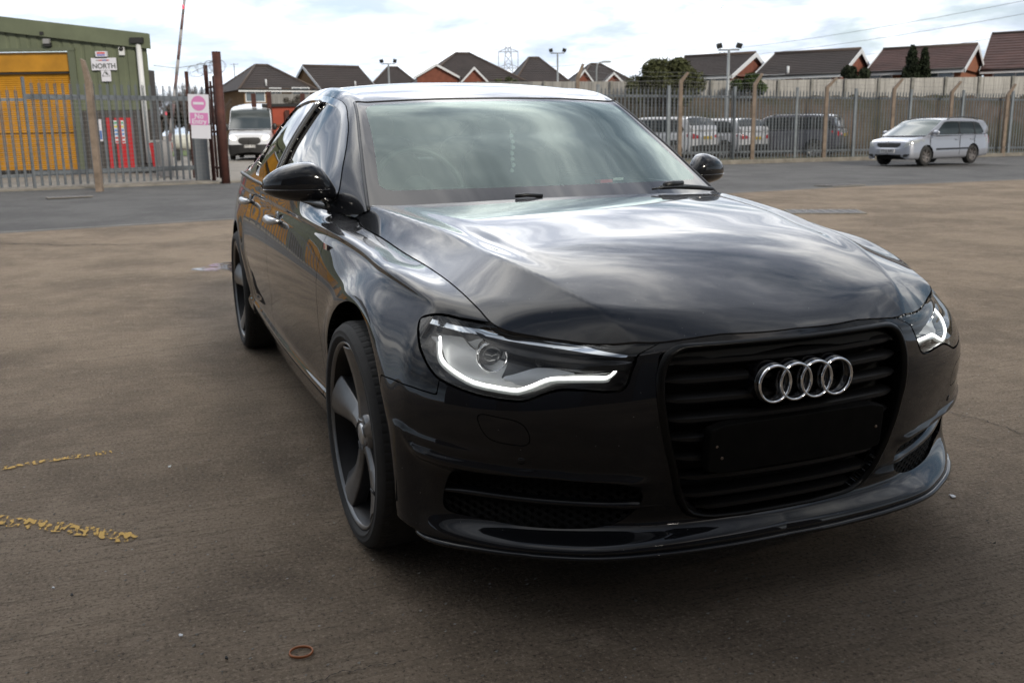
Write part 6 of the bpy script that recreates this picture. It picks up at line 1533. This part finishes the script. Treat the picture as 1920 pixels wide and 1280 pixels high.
# ------------------------------------------------------------------ foliage
def leafmat(name,col,v=.5):
    return mat(name,col,rough=.8,spec=.25,noise=(1.3,v))
def leafcloud(mb,cen,rad,n,ls,seed,squash=None,shell=.55):
    rnd=np.random.RandomState(seed)
    for k in range(n):
        d=rnd.normal(size=3);d/=np.linalg.norm(d);rr=rad*(shell+(1-shell)*rnd.rand()**.5)
        p=np.array(cen)+d*rr
        a=rnd.normal(size=3);a/=np.linalg.norm(a);b=np.cross(a,d+rnd.normal(size=3)*.7);b/=np.linalg.norm(b)+1e-9;s=ls*rnd.uniform(.5,1.3)
        mb.add([p-a*s,p+b*s*.45,p+a*s,p-b*s*.45],[(0,1,2,3)])
def bush(name,label,cat,px0,px1,pyt,pyb,dep,col,n=2600,ls=.09,seed=1,group=None,cone=False,depth=None,lumps=16,trunk=True):
    cx=(px0+px1)/2;p=gat(cx,dep);w_=(px1-px0)/FPX*dep;zt=hz(cx,pyt,dep);zb=hz(cx,pyb,dep);T=thing(name,label,cat,(p[0],p[1],zb-.3),math.atan2(RH[1],RH[0]),group)
    h=zt-zb+.3;rnd=np.random.RandomState(seed);b_=MB();dd=depth or w_*.8;inner=MB()
    for k in range(lumps):
        if cone:
            u=rnd.rand();zc=h*(.05+.9*u);rr=w_*.5*(1-u)**.75+.04;a=rnd.rand()*6.28;c=(rr*.55*math.cos(a),rr*.55*math.sin(a),zc);rad=rr*.5+.05
            leafcloud(b_,c,rad,n//lumps,ls,seed*77+k,shell=.4)
        else:
            a=rnd.rand()*6.28;u=rnd.rand()**.5;x=u*.5*w_*math.cos(a)*.78;y=u*.5*dd*math.sin(a)*.78;zz_=h*(.30+.62*rnd.rand()**.7*(1-u*u*.55));rad=min(w_,h)*rnd.uniform(.17,.29)
            zz_=min(zz_,h-rad*.9);
            if k<lumps*.25: x*=.45;zz_=h-rad*(.95+.35*abs(x)/w_)
            leafcloud(b_,(x,y,zz_),rad,n//lumps,ls,seed*77+k)
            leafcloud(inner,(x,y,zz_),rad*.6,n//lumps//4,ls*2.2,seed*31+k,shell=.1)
    crown=b_.build('crown',leafmat('leaf_'+name+str(seed),col),T)
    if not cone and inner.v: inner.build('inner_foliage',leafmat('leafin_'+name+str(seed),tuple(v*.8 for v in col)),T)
    if trunk:
        t_=MB();t_.tube([(0,0,-.3),(0.02,0,h*.5)],[.09,.04],8)
        for k in range(5): a=k*1.3;t_.tube([(0,0,h*.15),(w_*.2*math.cos(a),w_*.15*math.sin(a),h*.5)],[.04,.015],6)
        t_.build('trunk',mat('bark',(.06,.045,.035),rough=.95,noise=(9,.4)),T)
    return T
bush('shrub','large round dark green shrub spilling over the pale wall','shrub',1170,1322,110,205,43.9,(.058,.064,.026),16000,.085,3,lumps=34,depth=2.4)
bush('shrub','small green shrub hanging over the wall beside the floodlight column','shrub',1372,1436,138,172,45.2,(.045,.07,.018),3600,.075,4,lumps=10)
bush('shrub','dark spreading shrub in front of the bungalow gable','shrub',1560,1630,124,150,49.,(.024,.032,.016),3600,.09,5,lumps=10)
bush('shrub','low pale green shrub at the wall top beyond the car roof','shrub',925,975,145,162,51.,(.06,.07,.03),700,.08,6,lumps=7)
bush('shrub','low bare brown shrub against the grey boarding right of the van','shrub',528,580,178,200,54.,(.11,.10,.085),900,.05,12,lumps=7)
bush('conifer','taller of the two dark upright conifers before the red roofed bungalow','tree',1685,1717,83,150,50.5,(.018,.026,.012),5200,.08,7,cone=True,lumps=80)
bush('conifer','shorter of the two dark upright conifers before the red roofed bungalow','tree',1712,1736,88,150,50.6,(.019,.028,.012),4500,.08,8,cone=True,lumps=70)
def baretree(px,dep,pyt,spread,label,seed):
    p=gat(px,dep);h=hz(px,pyt,dep)-p[2];T=thing('bare_tree',label,'tree',tuple(p),0,'bare winter trees behind the gateway');rnd=random.Random(seed);t_=MB();c_=MB()
    def br(a,d,l,r,lv,mb):
        e=a+d*l;mb.tube([a,a+(e-a)*.5+Vector((rnd.uniform(-1,1),rnd.uniform(-1,1),0))*l*.05,e],[r,r*.8,r*.6],5 if lv<3 else 3,smooth=lv<3,caps=False)
        if lv>=6: return
        for k in range(3 if lv>1 else 4):
            nd=(d+Vector((rnd.uniform(-1,1),rnd.uniform(-1,1),rnd.uniform(-.15,.8)))*spread).normalized();br(e if k else a+(e-a)*.8,nd,l*rnd.uniform(.62,.8),r*.58,lv+1,c_)
    br(Vector((0,0,0)),Vector((0,0,1)),h*.27,h*.018,0,t_)
    t_.build('trunk',mat('bark',(.06,.045,.035),rough=.95),T);c_.build('crown',mat('bare_twigs',(.085,.07,.065),rough=1.),T)
for k,(px,dep,y,lb) in enumerate(((302,80,150,'bare winter tree seen past the green wall, leftmost of its row'),(326,84,140,'bare winter tree behind the leaning barrier arm, broad crown'),(350,78,133,'tallest bare winter tree, left of the rusty posts'),(374,82,138,'bare winter tree directly above the no entry board'),(396,76,150,'bare winter tree seen between the rusty post and the round pole'))): baretree(px,dep,y,.62,lb,k+3)
bush('hedge','dark low hedge under the bare trees beyond the yard','hedge',285,410,196,250,86.,(.03,.032,.02),2600,.22,15,lumps=22,depth=4,trunk=False)
bush('hedge','dark low hedge further back beyond the white tank','hedge',290,440,188,246,95.,(.045,.038,.034),2600,.22,16,lumps=22,depth=4,trunk=False)
# ------------------------------------------------------------------ houses
def tile(name,c): return mat(name,c,rough=.85,noise=(.9,.28),bump=(9,.4,.03))
brown=tile('roof_tile_brown',(.026,.018,.016));redt=tile('roof_tile_red',(.062,.030,.026));grt=tile('roof_tile_grey',(.028,.021,.020))
buff=mat('buff_brick',(.21,.125,.058),rough=.9,noise=(3,.2));redb=mat('red_brick',(.17,.058,.036),rough=.9,noise=(3,.25));orb=mat('orange_brick',(.22,.085,.045),rough=.9,noise=(3,.2))
uw=mat('upvc_white',(.60,.62,.64),rough=.4);wing=mat('house_window',(.10,.13,.15),rough=.1,coat=1.)
def house(label,xl,xr_,ye,yr,dep,rot,Dp,roofm,brickm,kind='gable',ridge_step=None,wins=(),vent=None,aerial=None,yb=None,ov=.3,courses=True):
    """xl,xr_: pixel ends of the front eave; ye eave row, yr ridge row; rot heading of the front wall relative to the picture plane"""
    l0=(xl-960)/FPX*dep;kk=(xr_-960)/FPX;Wd_=(kk*dep-l0)/(math.cos(rot)-kk*math.sin(rot));cl=l0+Wd_/2*math.cos(rot);cd=dep+Wd_/2*math.sin(rot)
    q=W2(cl,cd);p=(q[0],q[1],0);ze=hz(xl,ye,dep);zr=hz(xl,yr,dep+Dp/2*math.cos(rot));cx=960+cl/cd*FPX;T=thing('house',label,'house',(p[0],p[1],-.3),math.atan2(RH[1],RH[0])+rot,'houses beyond the yard')
    ze+=.3;zr+=.3;h2=Wd_/2
    b_=MB();V=[(-h2,0,0),(h2,0,0),(h2,Dp,0),(-h2,Dp,0),(-h2,0,ze-.02),(h2,0,ze-.02),(h2,Dp,ze-.02),(-h2,Dp,ze-.02)];F=[(0,1,5,4),(1,2,6,5),(2,3,7,6),(3,0,4,7)]
    if kind=='gable': V+=[(-h2,Dp/2,zr-.06),(h2,Dp/2,zr-.06)];F+=[(5,6,9),(7,4,8)]
    if kind=='hipl': V+=[(h2,Dp/2,zr-.06)];F+=[(5,6,8)]
    b_.add(V,F);b_.build('wall',brickm,T)
    o=ov;b_=MB();sl=(zr-ze)/(Dp/2);zo=ze-o*sl
    hl=h2+ (.18 if kind!='hip' else o);hip=(Dp/2)*1.05
    hipk=min(hip,Wd_*.46)
    lft=(-hl,-hl+ (0 if kind=='gable' else hipk));rgt=(hl,hl-(0 if kind in('gable','hipl') else hipk))
    eaveL=-hl-(0 if kind=='gable' else o-.1);eaveR=hl+(0 if kind in('gable','hipl') else o-.1)
    V=[(eaveL,-o,zo),(eaveR,-o,zo),(rgt[1],Dp/2,zr),(lft[1],Dp/2,zr),(eaveR,Dp+o,zo),(eaveL,Dp+o,zo)]
    n=14
    # front slope in courses so that the rows of tiles catch light
    for i in range(n):
        a,c=i/n,(i+1)/n;f=lambda u,q:(V[0][q]*(1-u)+V[3][q]*u);g=lambda u,q:(V[1][q]*(1-u)+V[2][q]*u)
        A_=[(f(a,0),f(a,1),f(a,2)),(g(a,0),g(a,1),g(a,2)),(g(c,0),g(c,1),g(c,2)-.035),(f(c,0),f(c,1),f(c,2)-.035)]
        b_.add(A_,[(0,1,2,3)])
        if i<n-1: b_.add([A_[3],A_[2],(g(c,0),g(c,1),g(c,2)),(f(c,0),f(c,1),f(c,2))],[(0,1,2,3)])
    b_.add(V,[(4,5,3,2)]);
    if kind=='hip': b_.add(V,[(1,4,2)])
    if kind in('hip','hipl'): b_.add(V,[(5,0,3)])
    b_.add([V[0],V[1],V[4],V[5]],[(3,2,1,0)])
    RF=b_.build('roof',roofm,T)
    b_=MB();b_.tube([(lft[1],Dp/2,zr),(rgt[1],Dp/2,zr)],.10,6)
    if kind in('hip','hipl'): b_.tube([(eaveL,-o,zo),(lft[1],Dp/2,zr)],.09,6);b_.tube([(eaveL,Dp+o,zo),(lft[1],Dp/2,zr)],.09,6)
    if kind=='hip': b_.tube([(eaveR,-o,zo),(rgt[1],Dp/2,zr)],.09,6)
    b_.build('ridge_tiles',mat('ridge_tile',(.085,.065,.055),rough=.9),RF)
    b_=MB();b_.box((0,-o-.03,zo-.05),(eaveR-eaveL,.05,.20));b_.build('fascia',uw,T)
    b_=MB();b_.tube([(eaveL,-o-.09,zo+.04),(eaveR,-o-.09,zo+.04)],.055,6);b_.build('gutter',blk,T)
    ends=[] 
    if kind=='gable': ends=[-1,1]
    if kind=='hipl': ends=[1]
    for e in ends:
        b_=MB();x=e*(hl+.02)
        for y0,y1 in ((-o,Dp/2),(Dp+o,Dp/2)):
            b_.add([(x,y0,zo-.20),(x,y1,zr-.24),(x,y1,zr+.02),(x,y0,zo+.02),(x+e*.03,y0,zo-.20),(x+e*.03,y1,zr-.24),(x+e*.03,y1,zr+.02),(x+e*.03,y0,zo+.02)],[(0,1,2,3),(7,6,5,4),(0,4,5,1),(3,2,6,7)])
        b_.build('barge_board',uw,T)
    for wx,wz,ww,wh in wins:
        b_=MB();kw=(wx-960)/FPX;x=(kw*dep-l0)/(math.cos(rot)-kw*math.sin(rot))-Wd_/2;z=hz(wx,wz,dep+(x+Wd_/2)*math.sin(rot))+.3
        for dx in (-ww/2,0,ww/2): b_.box((x+dx,-.03,z),(.07,.08,wh))
        for dz in (-wh/2,wh/2): b_.box((x,-.03,z+dz),(ww+.07,.082,.07))
        wf=b_.build('window',uw,T);b_=MB();b_.box((x,-.01,z),(ww,.02,wh));b_.build('pane',wing,wf)
    if vent:
        wx,wz0,wz1=vent;kw=(wx-960)/FPX;x=(kw*dep-l0)/(math.cos(rot)-kw*math.sin(rot))-Wd_/2;z0,z1=hz(wx,wz1,dep)+.3,hz(wx,wz0,dep)+.3;b_=MB();b_.tube([(x,.25,z0),(x,.25,z1)],.07,8);b_.build('vent_pipe',uw,T)
    if aerial:
        wx,y0,y1=aerial;kw=(wx-960)/FPX;x=(kw*dep-l0)/(math.cos(rot)-kw*math.sin(rot))-Wd_/2;x=max(-h2+.5,min(h2-.5,x));z1=hz(wx,y0,dep)+.3;b_=MB();b_.tube([(x,Dp/2,zr-1.2),(x,Dp/2,z1)],.035,5);b_.tube([(x-.35,Dp/2,z1-.1),(x+.35,Dp/2,z1-.05)],.014,4)
        for k in range(5): b_.tube([(x-.3+.15*k,Dp/2-.2,z1-.09+.012*k),(x-.3+.15*k,Dp/2+.2,z1-.09+.012*k)],.01,4)
        b_.build('tv_aerial',wirem,T)
    return T
house('buff brick house with a brown hipped roof, directly above the white van',480,604,165,120,78,R(30),8.5,brown,buff,'hip',wins=((500,179,1.5,.95),(537,175,.9,.8),(583,173,1.4,.7)),vent=(523,147,160),aerial=(487,112,125))
house('buff brick house with a plain gable end, second from the left of the row',625,722,168,122,84,R(33),8,brown,buff,'gable',vent=(685,150,160),aerial=(700,113,125))
house('house showing only its brown pyramid roof behind the black car, right of the buff gable',712,800,166,126,96,R(10),9,brown,redb,'hip')
house('red brick house with a wide hipped roof and scaffolded gable, above the car roof',812,982,150,99,86,R(14),9.5,brown,redb,'hip')
house('brown pyramid roofed house just left of the twin floodlight column',980,1062,152,108,92,R(8),9,grt,redb,'hip')
house('brown hipped house behind the street lamp, right of the floodlight column',1096,1178,152,120,90,R(8),8.5,grt,redb,'hip')
house('red brick bungalow with brown roof rising behind the large shrub',1240,1362,144,107,56,R(-33),7.0,brown,redb,'gable',wins=((1335,149,1.2,.25),),aerial=(1300,94,108))
house('brown roofed bungalow with red gable, between the dark spreading shrub and the small green one',1410,1560,142,101,54,R(-33),7.0,brown,redb,'gable',wins=((1440,147,1.2,.3),(1520,146,1.4,.3)),vent=(1464,126,142))
house('red roofed bungalow behind the two upright conifers',1614,1780,134,93,53,R(-33),7.4,redt,orb,'gable',wins=((1636,141,1.1,.35),(1740,139,1.4,.35)),vent=(1683,118,134))
house('large red tiled house at the right edge, closest of the row',1822,2060,130,64,55,R(-30),11,redt,orb,'gable',wins=((1880,138,2.2,.4),))
# small white trimmed gables of the middle houses
def gable(px0,px1,pyt,pyb,dep,label,m=redb):
    cx=(px0+px1)/2;p=gat(cx,dep);hw_=(px1-px0)/2/FPX*dep;zt=hz(cx,pyt,dep);zb=hz(cx,pyb,dep);T=thing('house',label,'house',(p[0],p[1],0),math.atan2(RH[1],RH[0]),'houses beyond the yard')
    b_=MB();b_.add([(-hw_,0,0),(hw_,0,0),(hw_,0,zb),(0,0,zt),(-hw_,0,zb),(-hw_,4,0),(hw_,4,0),(hw_,4,zb),(0,4,zt),(-hw_,4,zb)],[(0,1,2,3,4),(1,6,7,2),(5,0,4,9)]);b_.build('wall',m,T)
    e=.25
    b_=MB();b_.add([(-hw_-e,-.2,zb-e*.7),(0,-.2,zt+.1),(0,5,zt+.1),(-hw_-e,5,zb-e*.7),(hw_+e,-.2,zb-e*.7),(hw_+e,5,zb-e*.7)],[(0,1,2,3),(1,4,5,2)]);b_.build('roof',brown,T)
    b_=MB()
    for s in (-1,1): b_.add([(s*(hw_+e),-.22,zb-e*.7-.18),(0,-.22,zt-.10),(0,-.22,zt+.1),(s*(hw_+e),-.22,zb-e*.7),(s*(hw_+e),-.27,zb-e*.7-.18),(0,-.27,zt-.10),(0,-.27,zt+.1),(s*(hw_+e),-.27,zb-e*.7)],[(0,1,2,3),(7,6,5,4),(0,4,5,1)])
    b_.build('barge_board',uw,T)
gable(786,858,122,140,80,'red brick gabled house front with white barge boards, above the roof of the black car')
gable(872,912,128,150,79,'small white trimmed gable peeping over the middle of the car roof')
gable(1084,1108,132,151,82,'tiny red gable with white trim just left of the street lamp')
gable(1136,1164,138,152,82,'tiny red gable with white trim just right of the street lamp')
# ------------------------------------------------------------------ lamp columns, pylon, wires
stl=mat('column_grey',(.27,.29,.30),rough=.5,metal=.4)
def flood(px,pyt,dep,label,basey=None):
    p=gat(px,dep);z=hz(px,pyt,dep)-p[2];T=thing('floodlight_column',label,'lamp column',tuple(p),math.atan2(RH[1],RH[0]),'twin floodlight columns');b_=MB();b_.tube([(0,0,0),(0,0,z)],[.09,.05],10);b_.tube([(-.42,0,z),(.42,0,z)],.035,6);b_.build('column',stl,T)
    for s in (-1,1):
        b_=MB();b_.box((s*.40,-.05,z+.16),(.22,.12,.19),M=Matrix.Rotation(R(25),3,'X')@Matrix.Rotation(R(15*s),3,'Y'));b_.build('floodlight',blk,T);
flood(1362,94,40.5,'tall twin floodlight column standing behind the two white parked cars');flood(1046,100,60,'twin floodlight column above the car roof, between two pyramid roofs');flood(733,120,60,'twin floodlight column left of the car roof centre, behind the pyramid roofed house')
p=gat(1118,62);T=thing('street_lamp','grey street lamp with a short curved arm above the boarded wall','street lamp',tuple(p),math.atan2(RH[1],RH[0]));z=hz(1118,130,62)
b_=MB();b_.tube([(0,0,0),(0,0,z),(.05,0,z+.3),(.2,0,z+.42),(.5,0,z+.45)],[.08,.05,.045,.04,.04],8);b_.build('column',stl,T);b_=MB();b_.box((.62,0,z+.45),(.5,.2,.10));b_.build('lantern',stl,T)
p=gat(955,330);T=thing('pylon','distant steel lattice electricity pylon above the middle houses','pylon',tuple(p),math.atan2(RH[1],RH[0]));zt=hz(955,74,330);
b_=MB();pyl=mat('pylon_steel',(.42,.45,.50),rough=.7)
def leg(x0,z0,x1,z1,y0=0,y1=0,r=.14): b_.tube([(x0,y0,z0),(x1,y1,z1)],r,4,smooth=False)
n=10;hb=3.4;ht=.8
for i in range(n):
    a,c=i/n,(i+1)/n;wa=hb+(ht-hb)*a**.8;wc=hb+(ht-hb)*c**.8;za,zc=zt*.93*a,zt*.93*c
    for sx in(-1,1):
        for sy in(-1,1): leg(sx*wa,za,sx*wc,zc,sy*wa,sy*wc)
    for sy in(-1,1): leg(-wa,za,wc,zc,sy*wa,sy*wc,.07);leg(wa,za,-wc,zc,sy*wa,sy*wc,.07)
leg(0,zt*.93,0,zt);
for f_,l in ((.87,6.4),(.70,7.8),(.53,9.)):
    for s in(-1,1): leg(0,zt*f_+1.4,s*l*.5,zt*f_+.0);leg(0,zt*f_,s*l*.5,zt*f_);b_.tube([(s*l*.5,0,zt*f_),(s*l*.5,0,zt*f_-2.2)],.09,4)
leg(-3.2,zt*.87,-3.2,zt*.70);leg(3.2,zt*.87,3.2,zt*.70)
b_.build('lattice',pyl,T)
def wire(P,sag,r,label):
    pts=[];P=[np.array(at(*q)) for q in P]
    for a,c in zip(P[:-1],P[1:]):
        for t_ in np.linspace(0,1,16): q=a+(c-a)*t_;pts.append((q[0],q[1],q[2]-sag*4*t_*(1-t_)))
    b_=MB();b_.tube(pts,r,4,smooth=False);tag(b_.build('power_line',mat('power_wire',(.16,.17,.2),rough=.7)),label,'power line','overhead power lines')
wire([(960,130,320),(1420,86,230),(2050,-25,140)],.6,.035,'upper overhead power line sweeping up to the top right corner')
wire([(960,150,320),(1420,102,230),(2050,2,140)],.6,.035,'second overhead power line, just below the upper one')
wire([(1600,104,200),(1862,72,150)],.3,.03,'short power line ending behind the large red roof')
wire([(960,146,320),(1300,120,260),(1700,112,200)],.4,.03,'faint lowest power line crossing behind the bungalow roofs')
# birds
for k,(px,py,s_) in enumerate(((1355,12,.9),(1423,53,.7),(1352,16,.6))):
    p=at(px,py,90);b_=MB();w_=.28*s_;b_.add([(-w_,0,.05),(0,.05,0),(0,-.07,0),(w_,0,.06),(0,.16,.0),(0,-.14,-.02)],[(0,2,1),(1,2,3),(1,4,2),(2,5,1)]);o=b_.build('bird',blk,loc=tuple(p));tag(o,('highest tiny bird high in the sky','lone tiny bird lower down in the sky','tiny bird just under the highest one')[k],'bird')
# ------------------------------------------------------------------ workshop block behind the photographer (seen in the paintwork)
def W3(l,d): return np.array([*W2(l,d),0.])
T=thing('workshop_building','brick workshop standing behind the camera, seen only in the paintwork','building',tuple(W3(1,-6.5)),math.atan2(RH[1],RH[0]))
b_=MB();b_.box((0,-5,3.0),(30,10,6.0));b_.build('wall',mat('workshop_brick',(.035,.027,.024),rough=.9,noise=(3,.3)),T)
b_=MB();b_.box((0,-5,6.1),(30.8,10.8,.3));b_.build('roof',grt,T)
for x in (-8,-2.5,3,8.5):
    b_=MB();b_.box((x,.02,1.7),(3.2,.06,3.4));b_.build('door',mat('workshop_door',(.02,.024,.035),rough=.6),T)
for x in (-5,-1.5,2.4,4.1): 
    b_=MB();b_.tube([(x,-1,6.1),(x+.4,-1,8.6)],.12,8);b_.build('flue',blk,T)
